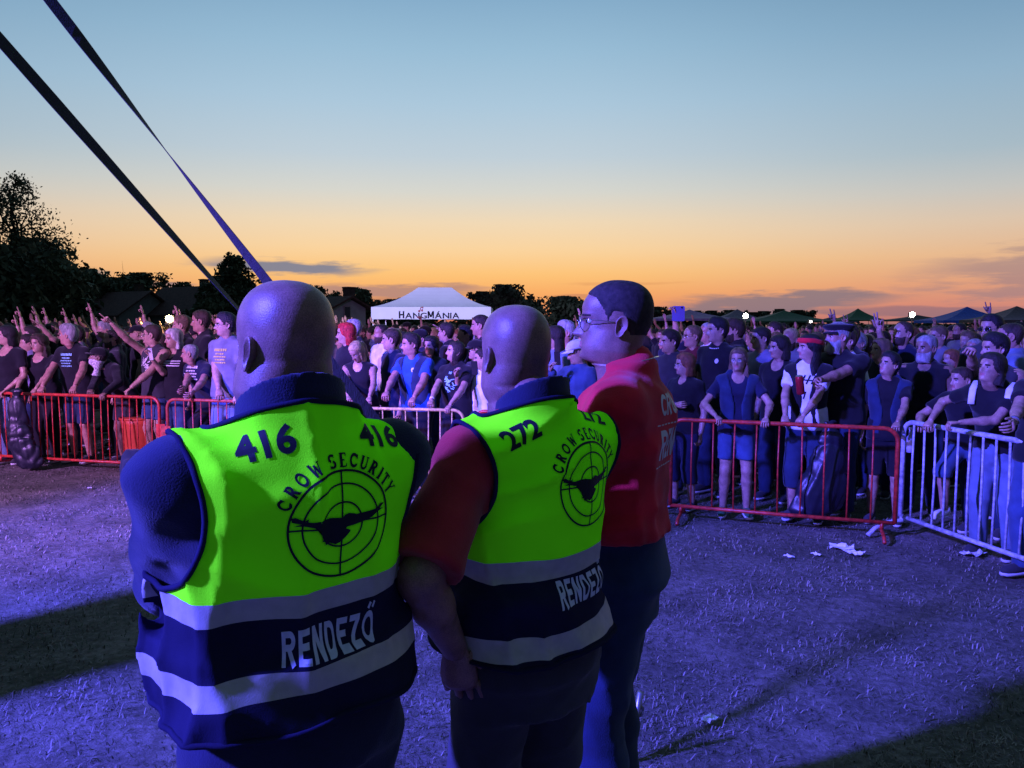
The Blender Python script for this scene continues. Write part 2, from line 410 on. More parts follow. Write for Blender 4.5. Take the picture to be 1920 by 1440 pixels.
def hand(mb, wrist, d, nrm, side, pose='relax', s=1.0, n=6):
    "d: direction of the fingers, nrm: back-of-hand normal, side: +1 when the thumb lies towards cross(d,nrm)"
    d = Vector(d).normalized(); nrm = Vector(nrm); nrm = (nrm-d*nrm.dot(d)).normalized(); x = d.cross(nrm)*side
    w = Vector(wrist)
    def Q(a, b, c): return w + (x*a + d*b + nrm*c)*s
    # palm
    mb.tube([Q(0, -.012, 0), Q(0, .006, 0), Q(.002, .03, 0), Q(0, .06, 0), Q(0, .083, .001), Q(0, .094, 0)], [.024*s, .027*s, .036*s, .041*s, .040*s, .033*s], 10, flat=.40, up=nrm)
    for i, (xo, L0, r0, k) in enumerate(FING):
        an = HPOSE[pose][i] if not isinstance(HPOSE[pose][i], int) else (10, 10, 10)
        spread = -xo*3.0*(1.6 if pose in ('open', 'splay') else .8)*-1
        p = Vector((-xo, .084-abs(xo)*.15, 0)); a = 0; pts = [p.copy()]
        for j, l in enumerate((.044*k, .027*k, .021*k)):
            a += R(an[j]); dv = Vector((math.sin(-xo*(5 if pose in ('open', 'splay', 'peace') else 2))*math.cos(a), math.cos(a), -math.sin(a)))
            pts.append(pts[-1]+dv*l*.5); pts.append(pts[-1]+dv*l*.5)
        mb.tube([Q(*q) for q in pts], [r0*s*f for f in (1.05, 1.0, 1.0, .93, .92, .88, .66)], n)
    ca = {'fist': 60, 'rail': 45, 'grip': 50}.get(pose, 18)
    p = Vector((.022, .018, -.004)); pts = [p.copy()]; out = .75 if pose in ('open', 'splay', 'relax') else .5
    for j, (l, aa) in enumerate(((.038, 20), (.032, ca), (.024, ca*1.3))):
        dv = Vector((out*math.cos(R(aa)), 1.0*math.cos(R(aa*.5)), -math.sin(R(aa)))).normalized() if j < 1 else Vector((out*.45*math.cos(R(aa)), math.cos(R(aa*.5)), -math.sin(R(aa)))).normalized()
        pts.append(pts[-1]+dv*l)
    mb.tube([Q(*q) for q in pts], [.013*s, .011*s, .0098*s, .0068*s], n)

def ik(S, T, l1, l2, hint):
    S = Vector(S); T = Vector(T); D = T-S; L = D.length
    mx = (l1+l2)*.995
    if L > mx: T = S+D*(mx/L); D = T-S; L = mx
    a = (l1*l1-l2*l2+L*L)/(2*L); h = math.sqrt(max(l1*l1-a*a, 0)); dn = D/L
    hv = Vector(hint); hv = hv-dn*hv.dot(dn)
    if hv.length < 1e-4: hv = Vector((0, 0, -1))
    hv.normalize()
    return S+dn*a+hv*h, T

def person(sp):
    """sp: px, top (head top row), d (distance), yaw (body), look (world head yaw), pitch, lean, arms, clothes ..."""
    g = sp.get
    vox = g('vox', .017); hero = g('hero', False)
    lean = R(g('lean', 0)); roll = R(g('roll', 0))
    if 'px' in sp:
        top = P(sp['px'], sp['top'], sp['d'])
        s = top.z/(.95+.80*math.cos(lean)); base_y = sp['d']; base_x = top.x
        yw = R(g('yaw', 150))
        base = Vector((base_x, base_y, 0)) - Matrix.Rotation(yw, 3, 'Z') @ Vector((0, .80*s*math.sin(lean)+(.012+g('hfwd', 0))*s, 0))
    else:
        s = g('H', 1.75)/1.75; base = Vector((0, 0, 0)); yw = 0
    yawdeg = math.degrees(yw)
    Rb = Matrix.Rotation(yw, 3, 'Z'); Rbi = Rb.inverted()
    toloc = lambda w: (Rbi @ (Vector(w)-base))
    fem = g('fem', False); fat = g('fat', 0.0); belly = g('belly', 0.0); W = g('wide', 1.0)*(.93 if fem else 1.0)
    # upper frame
    piv = np.array((0, 0, .95)); Ru = np.array(Matrix.Rotation(-lean, 3, 'X') @ Matrix.Rotation(roll, 3, 'Y'))
    up = lambda q: piv+Ru @ (np.array(q, float)-piv)          # unscaled body local
    inv = lambda p: (p-piv) @ Ru+piv
    tors = []
    for (z, hw, yf, yb) in TORSO:
        bz = math.exp(-((z-1.06)/(.13 if z < 1.06 else .23))**2)
        if fem: hw *= 1-.06*math.exp(-((z-1.12)/.1)**2); yf += .028*math.exp(-((z-1.28)/.055)**2)
        tors.append((z, hw*W+fat*(.5+.5*bz) if z < 1.45 else hw, yf+fat*.5+belly*bz if z < 1.44 else yf, yb-fat*.45 if z < 1.44 else yb))
    hp__ = g('hips', 1.0); pel = [(z, (hw*W+fat*.8)*hp__, yf*hp__+fat*.5+belly*.45, (yb-fat*.5)*hp__) for (z, hw, yf, yb) in PELV]
    if 'torso' in sp: tors = sp['torso']
    sw = .178*W+fat*.35; shz = 1.405
    # arms
    arms = {}
    for side, key in ((-1, 'L'), (1, 'R')):
        S = Vector(up((side*sw, -.012, shz)))
        a = g(key, 'down'); hp = 'relax'; hint = Vector((side*.5, -.6, -.5)); hdir = None; hn = None
        if a == 'down': T = S+Vector((side*.07, .05, -.54)); hint = Vector((side*.4, -1, 0)); hdir = (0, .1, -1); hn = (side, 0, .1)
        elif a == 'fold': T = Vector(up((-side*.06, .235+belly*.6, 1.20))); hint = Vector((side, .2, -1.0)); hp = 'grip'; hdir = (-side, .1, .1); hn = (0, 1, 0)
        elif a == 'hip': T = Vector((side*(.19+fat), .02, 1.0)); hint = Vector((side, -.5, 0)); hdir = (0, .5, -.6); hn = (side, 0, 0)
        elif a == 'phone': T = Vector(up((side*.06, .36, 1.42))); hint = Vector((side*.6, 0, -1)); hp = 'grip'; hdir = (0, .2, 1); hn = (side, .2, 0)
        elif a == 'up': T = S+Vector((side*.12, .16, .50)); hint = Vector((side, .5, 0)); hp = g('hp'+key, 'open'); hdir = (0, .25, 1); hn = (0, -1, .2)
        elif a == 'upfwd': T = S+Vector((-side*.02, .40, .34)); hint = Vector((side*.6, .3, -.5)); hp = g('hp'+key, 'point'); hdir = (0, .8, .6); hn = (0, -.5, 1)
        else:
            T = toloc(a[0] if isinstance(a[0], Vector) else P(*a[0]))/s; hp = a[1] if len(a) > 1 else 'rail'
            if len(a) > 2: hint = Vector(a[2])
            if len(a) > 3: hdir = Vector(a[3])
            if len(a) > 4: hn = Vector(a[4])
            if hp == 'rail': hint = Vector((side*.75, -.35, -.3)) if len(a) < 3 else hint
        E, T = ik(S, T, .305, .255, hint)
        if hdir is None: hdir = (T-E).normalized()
        if hn is None: hn = Vector((0, 0, 1)) if hp == 'rail' else Vector((0, -1, .3))
        arms[side] = (S, E, T, hp, Vector(hdir), Vector(hn))
    legs = {}
    for side, key in ((-1, 'legL'), (1, 'legR')):
        Hh = Vector((side*.088*W, 0, .90)); A = Vector(g(key, (side*.12, .0, .085)))
        K, A = ik(Hh, A, .420, .405, Vector(g(key+'k', (side*.1, 1, 0))))
        legs[side] = (Hh, K, A)
    at = g('armthick', 1.0)*(.86 if fem else 1.0)+fat*1.2
    def sdf_arm(p, side, off0=0, off1=0, t0=0, t1=2, shoulder=True):
        S, E, T, *_ = arms[side]
        d = rcone(p, S, E, .052*at+off0, .042*at+off0)
        d = smin(d, rcone(p, E, E.lerp(T, .35), .041*at+off1, .042*at+off1), .02)
        d = smin(d, rcone(p, E.lerp(T, .3), T, .042*at+off1, .0275*at+off1), .02)
        return d
    def sdf_body(p):
        q = inv(p)
        d = loft(q, tors); d = smin(d, loft(p, pel), .05)
        d = smin(d, rcone(q, (0, -.018, 1.42), (0, -.012, 1.53), .062+fat*.3, .054), .05)
        for sd in (-1, 1):
            S = arms[sd][0]
            d = smin(d, rcone(p, up((sd*.07, -.02, 1.42)), S, .06, .058*at), .05)
            d = smin(d, sdf_arm(p, sd), .03)
            Hh, K, A = legs[sd]
            d = smin(d, rcone(p, Hh, K, .088*g('legthick', 1)+fat*.6, .056), .04)
            d = smin(d, smin(rcone(p, K, K.lerp(A, .3)+Vector((0, -.012, 0)), .054, .056), rcone(p, K.lerp(A, .3)+Vector((0, -.012, 0)), A, .056, .036), .02), .02)
        return d
    lo = np.array((-.95, -.9, .03)); hi = np.array((.95, .95, 2.1))
    def bounds(pts, pad): a = np.array([tuple(p) for p in pts]); return a.min(0)-pad, a.max(0)+pad
    allp = [up((0, 0, 1.5)), up((-.2, .2, 1.2)), up((.2, -.2, 1.2)), (0, .2, .9), (0, -.2, .9), (0, 0, .08)]
    for sd in (-1, 1): allp += list(arms[sd][:3])+list(legs[sd])
    lo, hi = bounds(allp, .12); lo[2] = .03
    V, F = surface_nets(sdf_body, lo, hi, g('bvox', vox))
    mb = MB(); mb.add(V, F)
    # hands
    for sd in (-1, 1):
        S, E, T, hp, hd, hn = arms[sd]
        hand(mb, T+(hd.normalized()*.0), hd, hn, sd*g('thumb', 1)*(1 if hp != 'rail' else -1), hp, g('handscale', 1.0)*(.92 if fem else 1.02), 5 if vox > .014 else 8)
    # head
    hc = Vector(up((0, .025+g('hfwd', 0), 1.63))); look_ = R(g('look', yawdeg)-yawdeg); hp_ = R(g('pitch', 0)); hr = R(g('hroll', 0))
    Rh = np.array(Matrix.Rotation(look_, 3, 'Z') @ Matrix.Rotation(hp_, 3, 'X') @ Matrix.Rotation(hr, 3, 'Y'))
    hs = g('head', 1.0)*(.96 if fem else 1.0)
    nr, ns = (84, 96) if hero else ((34, 40) if vox < .024 else (24, 26))
    hsp = dict(hero=hero, nose=g('nose', 1.0), jaw=g('jaw', .93 if fem else 1.0), fat=g('hfat', fat*.12))
    def pose_head(v, full=False):
        v = v*hs; z = v[:, 2]/hs
        w = np.clip((z+.215)/.10, 0, 1); w = (w*w*(3-2*w))[:, None]
        if full: w = 1
        a = v @ Rh.T; b = v @ Ru.T
        return np.array(hc)+a*w+b*(1-w)
    HV, th = head_grid(HT, nr, ns, hsp); HV = features(HV, hsp)
    hv = HV.reshape(-1, 3)
    hf = grid_faces(nr, ns)+[tuple(range(ns))]
    mi = [0]*len(hf)
    if vox < .024:
        for k, f_ in enumerate(hf[:-1]):
            c = hv[list(f_)].mean(0)
            if c[1] > .05 and abs(c[2]-(.0205-.10*max(0, abs(c[0])-.035))) < (.0032 if hero else .0045) and .012 < abs(c[0]) < .048: mi[k] = 3
            if c[1] > .06 and abs(c[0]) < .022 and abs(c[2]+.0645) < .008: mi[k] = 2
    mb.v.append(pose_head(hv)); mb.f += [tuple(i+mb.n for i in q) for q in hf]; mb.m += mi; mb.n += len(hv)
    if vox < .03:
        for sd in (-1, 1):
            ev, ef = ear(sd, 1.0, 20 if hero else 12); mb.add(pose_head(ev), ef)
    if vox < .024:
        for sd in (-1, 1):   # eyes
            c0 = np.array((sd*.031, .0728, .0005)); r0 = .0122; n1, n2 = 10, 12
            for i in range(n1):
                pass
            vv = []; 
            for i in range(n1+1):
                a = math.pi*i/n1
                for j in range(n2):
                    b = 2*math.pi*j/n2; vv.append(c0+r0*np.array((math.sin(a)*math.cos(b), math.cos(a), math.sin(a)*math.sin(b)*.62)))
            ff = grid_faces(n1+1, n2); mm = [1]*len(ff)
            for k in range(len(ff)):
                if k//n2 < 3: mm[k] = 3
            mb.v.append(pose_head(np.array(vv))); mb.f += [tuple(i+mb.n for i in q) for q in ff]; mb.m += mm; mb.n += len(vv)
    V = np.concatenate(mb.v)*s
    mats = [skin(g('skin', 'fair')), mat('eye_white', (.6, .58, .56), .25, .05), mat('lips', (.38, .14, .12), .5, .1), hairm('dark')]
    root = mesh_obj('person', V, mb.f, mats, mb.m)
    root.location = base; root.rotation_euler = (0, 0, yw)
    # ---------------- hair
    hk = g('hair', 'short')
    if hk:
        if hk in ('long', 'bob', 'curly'):
            bot = {'long': -.36, 'bob': -.13, 'curly': -.20}[hk]
            tab = [tuple(r) for r in HT if r[0] > -.03]
            for i in range(9):
                t = (i+1)/9; z = -.03+(bot+.03)*t
                wv = {'long': .083+.02*t, 'bob': .082-.012*t*t, 'curly': .088+.010*t}[hk]
                tab.append((z, .02-.03*t, -.098-.006*t, wv))
            tab = np.array(tab)
        else: tab = HT
        HV2, th2 = head_grid(tab, nr, ns, {})
        if hk not in ('long', 'bob', 'curly'): HV2 = features(HV2, hsp)
        t = hair_thick(HV2, hk, th2, g('seed', 3))
        C = HV2.copy(); ctr = np.array((0, -.012, .0)); dirs = C-ctr; dirs[..., 2] *= np.where(C[..., 2] > 0, 1, .0); dirs /= np.linalg.norm(dirs, axis=2)[..., None]+1e-9
        HV2 = HV2+dirs*t[..., None]
        if hk in ('long', 'bob', 'curly'):
            low = np.clip((-.0-HV2[..., 2])/.05, 0, 1); fr = np.clip((HV2[..., 1]+.0)/.03, 0, 1)*low
            HV2[..., 1] = HV2[..., 1]*(1-fr)+(-.02)*fr
        keep = HV2.reshape(-1, 3); hf2 = grid_faces(nr, ns)
        pv = pose_head(keep, hk in ('long', 'bob', 'curly'))
        mesh_obj('hair', pv*s, hf2, hairm(g('hairc', 'brown')) if not (hero and hk == 'buzz') else mat('hair_cropped', (.030, .020, .017), .7, .5, 60, .35, 520, .3), None, root)
        if hk == 'pony':
            pm = MB(); pts = [(0, -.10, .05), (0, -.135, .04), (0, -.145, -.02), (.005, -.13, -.10), (.01, -.115, -.2), (.01, -.11, -.28)]
            pm.tube(pts, [.014, .026, .03, .03, .022, .006], 10)
            v = pose_head(np.concatenate(pm.v), True); mesh_obj('ponytail', v*s, pm.f, hairm(g('hairc', 'brown')), None, root)
    if g('beard'):
        HV3, _ = head_grid(HT, nr, ns, hsp); HV3 = features(HV3, hsp)
        x, y, z = HV3[..., 0], HV3[..., 1], HV3[..., 2]
        m = np.clip((-.040+.55*np.clip(.052-y, 0, .06)-z)/.012, 0, 1)*np.clip((y+.002)/.02, 0, 1)*np.clip((z+.128)/.01, 0, 1)
        m *= 1-np.clip(1-((np.abs(x)/.022)**2+((z+.0645)/.0075)**2), 0, 1)*1.0
        bl = g('beardlen', .012)
        t = m*(bl*(.5+1.1*np.clip((-z-.06)/.05, 0, 1)))*(1+.2*fold(HV3.reshape(-1, 3), 120, 4).reshape(x.shape))-(1-m)*.005
        dn = HV3-np.array((0, 0, -.03)); dn /= np.linalg.norm(dn, axis=2)[..., None]
        dn[..., 2] -= .35*m
        mesh_obj('beard', pose_head((HV3+dn*t[..., None]).reshape(-1, 3))*s, grid_faces(nr, ns), hairm(g('beardc', g('hairc', 'grey'))), None, root)
    # ---------------- clothes
    seed = g('seed', 1)
    sl = g('sleeve', .62); loose = g('loose', .014); slo = g('sloose', loose); hem = g('hem', .86); famp = g('folds', .004)
    def sdf_shirt(p):
        q = inv(p); hl = np.clip((1.25-q[:, 2])/.4, 0, 1)
        d = loft(q, tors, loose, 2.2)-hl*.008
        d = smin(d, loft(p, pel, loose+.004)-hl*.004, .05)
        d = smin(d, rcone(q, (0, -.02, 1.40), (0, -.018, 1.495), .075+fat*.3, .064+fat*.3), .035)
        for sd in (-1, 1):
            S, E, T, *_ = arms[sd]
            d = smin(d, rcone(p, up((sd*.07, -.02, 1.415)), S, .066, .059*at), .05)
            if sl > 0:
                if sl <= 1: e = S.lerp(E, sl); a_ = rcone(p, S, E, .054*at+slo*.3, .052*at+slo*1.5); a_ = np.maximum(a_, plane_cut(p, e, E-S)); lim = np.linalg.norm(p-np.array(S), axis=1)-(E-S).length*sl-.1; a_ = np.maximum(a_, lim)
                else:
                    a_ = np.minimum(rcone(p, S, E, .056*at+slo*.7, .050*at+slo*.8), rcone(p, E, T, .049*at+slo*.8, .036*at+slo*.7))
                d = smin(d, a_, g('sk', .035))
            else:
                d = np.maximum(d, -(rcone(p, S+Vector((sd*.02, 0, -.0)), E, .062*at, .062*at)))
        d = d+famp*fold(p, 20, seed)+famp*.4*fold(p, 55, seed+9)+famp*1.1*(crease(p*np.array((1, 1, .75)), 19, seed+4)-.6)
        d = np.maximum(d, hem-p[:, 2])
        if g('scoop'):
            c = up((0, .085, 1.475)); r_ = g('scoop'); d = np.maximum(d, -(np.linalg.norm((p-np.array(c))/np.array((1.0, 1.3, 1.25)), axis=1)-r_))
        return d
    l2, h2 = bounds([up((-.3*W-fat, -.22, 1.55)), up((.3*W+fat, .26+belly, 1.3)), (-.26, -.2-fat, hem-.03), (.26, .24+belly+fat, hem-.03)]+[a_[i] for a_ in arms.values() for i in ((0, 1, 2) if sl > 1 else (0, 1))], .10)
    l2[2] = max(l2[2], hem-.06)
    SV, SF = surface_nets(sdf_shirt, l2, h2, vox)
    shirt = mesh_obj('shirt', SV*s, SF, cloth(g('shirt', 'black')), None, root)
    if g('collar'):
        nr_ = g('colr', .080)
        def sdf_col(p):
            q = inv(p); d = rcone(q, (0, -.024, 1.42), (0, -.022, 1.60), nr_+.018, nr_+.004)+.003*fold(p, 30, 3)
            d = np.maximum(d, plane_cut(q, (0, -.022, 1.542), (0, .55, 1)))
            return np.maximum(d, -(rcone(q, (0, -.022, 1.40), (0, -.022, 1.65), nr_+.004, nr_-.012)))
        CV, CF = surface_nets(sdf_col, up((0, -.024, 1.50))-.18, up((0, -.024, 1.50))+.18, .005)
        mesh_obj('collar', CV*s, CF, cloth(g('collar')), None, root)
    legk = g('legs', 'trousers'); lc = g('legc', 'darkdenim')
    zc = {'trousers': .06, 'shorts': .50, 'short': .60, 'skirt': .55, 'capri': .30}[legk]
    def sdf_leg(p):
        d = smin(loft(p, pel, .012), loft(inv(p), tors, .010), .04); d = np.maximum(d, p[:, 2]-g('waist', 1.0))
        for sd in (-1, 1):
            Hh, K, A = legs[sd]; o = .016 if legk != 'skirt' else .03
            a_ = smin(rcone(p, Hh, K, .092*g('legthick', 1)+fat*.6+o*.6, .064+o), rcone(p, K, A+Vector((0, 0, -.02)), .064+o, .054+o*.6), .02); C_ = K.lerp(A, .3)+Vector((0, -.012, 0)); a_ = smin(a_, rcone(p, K, C_, .060+o, .062+o), .02)
            d = smin(d, a_, .03 if legk != 'skirt' else .12)
        d = d+.004*fold(p, 24, seed+3)+.005*(crease(p, 22, seed+6)-.6)
        return np.maximum(d, zc-p[:, 2])
    l3, h3 = bounds([(-.22-fat, -.2-fat, zc-.02), (.22+fat, .2+fat+belly*.6, 1.0)]+[x_ for l_ in legs.values() for x_ in l_], .12); l3[2] = zc-.05; h3[2] = g('waist', 1.0)+.03
    LV, LF = surface_nets(sdf_leg, l3, h3, vox*1.1)
    mesh_obj({'trousers': 'trousers', 'skirt': 'skirt'}.get(legk, 'shorts'), LV*s, LF, cloth(lc), None, root)
    if not g('noshoes'):
        for sd in (-1, 1):
            A = legs[sd][2]; x0, y0 = A.x, A.y; toe = R(8*sd)
            sm = MB(); so_ = MB(); z0 = max(0, A.z-.085)
            def SP(a, b, c): return (x0+a+math.sin(-toe)*-b*1.0, y0+b, c+z0)
            sm.tube([SP(0, -.075, .05), SP(0, -.06, .052), SP(0, -.02, .058), SP(0, .04, .050), SP(0, .10, .040), SP(0, .155, .033), SP(0, .180, .028)], [.012, .034, .038, .040, .044, .036, .012], 12)
            sm.tube([SP(0, -.03, .05), SP(0, -.028, .105)], [.040, .037], 12)
            vv = np.concatenate(sm.v); vv[:, 2] = np.maximum(vv[:, 2], z0+.016)
            sh = mesh_obj('shoe', vv*s, sm.f, cloth(g('shoe', 'charcoal')), None, root)
            so_.tube([SP(0, -.078, .015), SP(0, -.07, .015), SP(0, -.02, .015), SP(0, .04, .015), SP(0, .10, .015), SP(0, .16, .015), SP(0, .186, .015)], [.012, .034, .039, .042, .046, .038, .014], 12)
            v2 = np.concatenate(so_.v); v2[:, 2] = np.clip(v2[:, 2], z0+.0, z0+.024)
            mesh_obj('sole', v2*s, so_.f, mat('rubber_white', (.6, .6, .6), .7) if g('whitesole', 1) else mat('rubber_black', (.02, .02, .02), .7), None, sh)
    # ---------------- head gear, on the posed head
    def headpart(name, pm, m_, smooth=True):
        v = pose_head(np.concatenate(pm.v), True); return mesh_obj(name, v*s, pm.f, m_, pm.m if isinstance(m_, list) else None, root, smooth)
    if g('glasses'):
        pm = MB(); r_ = .019
        for sd in (-1, 1):
            ctr = np.array((sd*.031, .104, -.002))
            pts = [ctr+np.array((math.cos(a)*.0235, -.006*abs(math.cos(a))*(1 if math.cos(a)*sd > 0 else 0), math.sin(a)*r_)) for a in np.linspace(0, 2*math.pi, 19)]
            pm.tube(pts, .0014, 5, cap=False)
            pm.tube([(sd*.054, .098, .004), (sd*.072, .07, .006), (sd*.078, .0, .002), (sd*.077, -.018, -.008)], .0014, 5)
        pm.tube([(-.0085, .108, .0), (0, .1105, .004), (.0085, .108, .0)], .0014, 5)
        gl = headpart('glasses', pm, mat('frame_metal', (.35, .33, .3), .25, .05, metal=.9))
        pl = MB()
        for sd in (-1, 1):
            k = 16; v = [(sd*.031, .1035, -.002)]+[(sd*.031+math.cos(a)*.0225, .1035-.004*abs(math.cos(a)), -.002+math.sin(a)*r_*.95) for a in np.linspace(0, 2*math.pi, k, endpoint=False)]
            pl.add(v, [(0, i+1, (i+1) % k+1) for i in range(k)])
        v = pose_head(np.concatenate(pl.v), True)
        mesh_obj('lens', v*s, pl.f, (mat('lens_dark', (.01, .01, .012), .08, 0, spec=.8) if g('glasses') == 'sun' else mat('lens_clear', (.7, .75, .8), .05, 0, spec=.8, alpha=.18)), None, gl)
    hat = g('hat')
    if hat:
        V4, _ = head_grid(np.array([q_ for q_ in HT if q_[0] > -.03]), nr, ns, {})
        x, y, z = V4[..., 0], V4[..., 1], V4[..., 2]
        line = {'cap': .040-.25*np.clip(-y, 0, .1)*.6, 'beret': .050-.2*np.clip(-y, 0, .1), 'bandana': .038+0*y-.5*np.clip(-y-.02, 0, .1)*.6, 'band': .036-.15*np.clip(-y, 0, .1)}[hat]
        mk = np.clip((z-line)/.01, 0, 1)
        if hat == 'band': mk = mk*np.clip((.088-.15*np.clip(-y, 0, .1)-z)/.01, 0, 1)
        t = mk*(.026 if hat != 'band' else .030)-(1-mk)*.01
        if hat == 'beret': t = t+mk*.026*np.exp(-((z-.075)/.02)**2)
        dn = V4-np.array((0, -.012, 0)); dn[..., 2] *= .7; dn /= np.linalg.norm(dn, axis=2)[..., None]+1e-9
        V4 = V4+dn*t[..., None]
        if hat == 'beret': V4[..., 2] = np.where(V4[..., 2] > .10, .10+(V4[..., 2]-.10)*.5, V4[..., 2])
        hcol = g('hatc', 'black')
        ht = mesh_obj({'cap': 'cap', 'beret': 'cap', 'bandana': 'bandana', 'band': 'headband'}[hat], pose_head(V4.reshape(-1, 3), True)*s, grid_faces(nr, ns), cloth(hcol), None, root)
        if hat in ('cap', 'beret'):
            pm = MB(); n_ = 14; ln = .075 if hat == 'cap' else .035
            top_ = []; 
            for r_i in range(4):
                for k in range(n_):
                    a = R(-62+124*k/(n_-1)); rad = 1+r_i/3*ln/.1
                    top_.append((math.sin(a)*.088*(1+.15*r_i/3), .0+math.cos(a)*(.098+ln*r_i/3*math.cos(a)*1.0), .048-.010*r_i/3-.012*abs(math.sin(a))*r_i/3))
            f_ = []
            for i in range(3):
                for k in range(n_-1): f_.append((i*n_+k, i*n_+k+1, (i+1)*n_+k+1, (i+1)*n_+k))
            nv = len(top_); top2 = [(a, b, c-.004) for a, b, c in top_]
            pm.add(top_+top2, f_+[tuple(i+nv for i in q[::-1]) for q in f_])
            v = pose_head(np.concatenate(pm.v), True); mesh_obj('visor', v*s, pm.f, cloth(hcol), None, ht)
    if g('wristband'):
        sd = -1 if 'L' in g('wristband') else 1; S, E, T, *_ = arms[sd]
        c0 = E.lerp(T, .88); c1 = E.lerp(T, .96); pm = MB(); pm.tube([c0, c1], .034*at, 14)
        mesh_obj('wristband', np.concatenate(pm.v)*s, pm.f, mat('band_'+g('bandc', 'white'), CL[g('bandc', 'white')], .5), None, root)
    root['_s'] = s
    sp['_'] = dict(root=root, shirt=shirt, s=s, arms=arms, up=up, tors=tors, pel=pel, base=base, yw=yw, Rb=Rb, inv=inv, sv=(SV*s, SF), pose_head=pose_head, legs=legs)
    return root

# ------------------------------------------------------------------ decals that lie on a surface
def text_mesh(txt, size, thick=0.0, shear=0, align='CENTER', space=1.0):
    cu = bpy.data.curves.new('t', 'FONT'); cu.body = txt; cu.size = size; cu.offset = thick; cu.shear = shear; cu.align_x = align; cu.space_character = space
    cu.resolution_u = 4
    ob = bpy.data.objects.new('t', cu); COL.objects.link(ob); dg = bpy.context.evaluated_depsgraph_get(); dg.update()
    me = bpy.data.meshes.new_from_object(ob.evaluated_get(dg)); 
    V = np.array([v.co[:] for v in me.vertices]).reshape(-1, 3); F = [tuple(p.vertices) for p in me.polygons]
    bpy.data.objects.remove(ob); bpy.data.curves.remove(cu); bpy.data.meshes.remove(me)
    return V[:, :2].copy(), F
def shape2d(poly):
    return np.array(poly, float), [tuple(range(len(poly)))]
def ring2d(cx, cy, r, w, a0=0, a1=360, n=64, rx=1.0):
    V = []; F = []
    for i in range(n+1):
        a = R(a0+(a1-a0)*i/n)
        for q in (r-w/2, r+w/2): V.append((cx+q*math.cos(a)*rx, cy+q*math.sin(a)))
    for i in range(n): F.append((2*i, 2*i+1, 2*i+3, 2*i+2))
    return np.array(V), F
def bar2d(x0, y0, x1, y1, w, n=12):
    d = np.array((x1-x0, y1-y0)); L = np.linalg.norm(d); t = np.array((-d[1], d[0]))/L*w/2; V = []; F = []
    for i in range(n+1):
        p = np.array((x0, y0))+d*i/n; V += [p-t, p+t]
    for i in range(n): F.append((2*i, 2*i+1, 2*i+3, 2*i+2))
    return np.array(V), F
def join2d(items):
    V = []; F = []; n = 0
    for v, f in items: V.append(np.asarray(v, float)); F += [tuple(i+n for i in q) for q in f]; n += len(v)
    return np.concatenate(V), F
def xf2d(item, dx=0, dy=0, rot=0, sx=1, sy=1):
    v, f = item; v = np.asarray(v)*np.array((sx, sy)); c, s_ = math.cos(R(rot)), math.sin(R(rot))
    return np.stack([v[:, 0]*c-v[:, 1]*s_+dx, v[:, 0]*s_+v[:, 1]*c+dy], 1), f
def decal(name, item, tv, tf, mapper, direction, m_, parent, grid=.009, off=.0010, thick=0):
    "item: 2-D mesh; mapper(u,v)->start point; rays go along direction onto the target"
    V2, F2 = item
    bm = bmesh.new(); vs = [bm.verts.new((a, b, 0)) for a, b in V2]
    for f in F2:
        try: bm.faces.new([vs[i] for i in f])
        except ValueError: pass
    bmesh.ops.triangulate(bm, faces=bm.faces[:])
    lo = V2.min(0); hi = V2.max(0)
    for ax in (0, 1):
        k = lo[ax]+grid
        while k < hi[ax]:
            co = [0, 0, 0]; co[ax] = k; no = [0, 0, 0]; no[ax] = 1
            bmesh.ops.bisect_plane(bm, geom=bm.verts[:]+bm.edges[:]+bm.faces[:], plane_co=co, plane_no=no); k += grid
    bvh = BVHTree.FromPolygons([tuple(v) for v in tv], [tuple(int(i) for i in f) for f in tf])
    dead = []
    for v in bm.verts:
        st, dr = mapper(v.co.x, v.co.y), direction
        if len(st) == 2: st, dr = st
        h, nrm, i_, _ = bvh.ray_cast(Vector(st), Vector(dr).normalized(), 2.0)
        if h is None: dead.append(v); continue
        if nrm.dot(Vector(dr)) > 0: nrm = -nrm
        v.co = h+nrm*off*.3-Vector(dr).normalized()*off
    bmesh.ops.delete(bm, geom=dead, context='VERTS')
    # wind towards the viewer of the print
    for f in bm.faces:
        f.normal_update()
        f.smooth = True
    me = bpy.data.meshes.new(name); bm.to_mesh(me); bm.free(); me.materials.append(m_)
    o = bpy.data.objects.new(name, me); COL.objects.link(o); o.parent = parent; return o
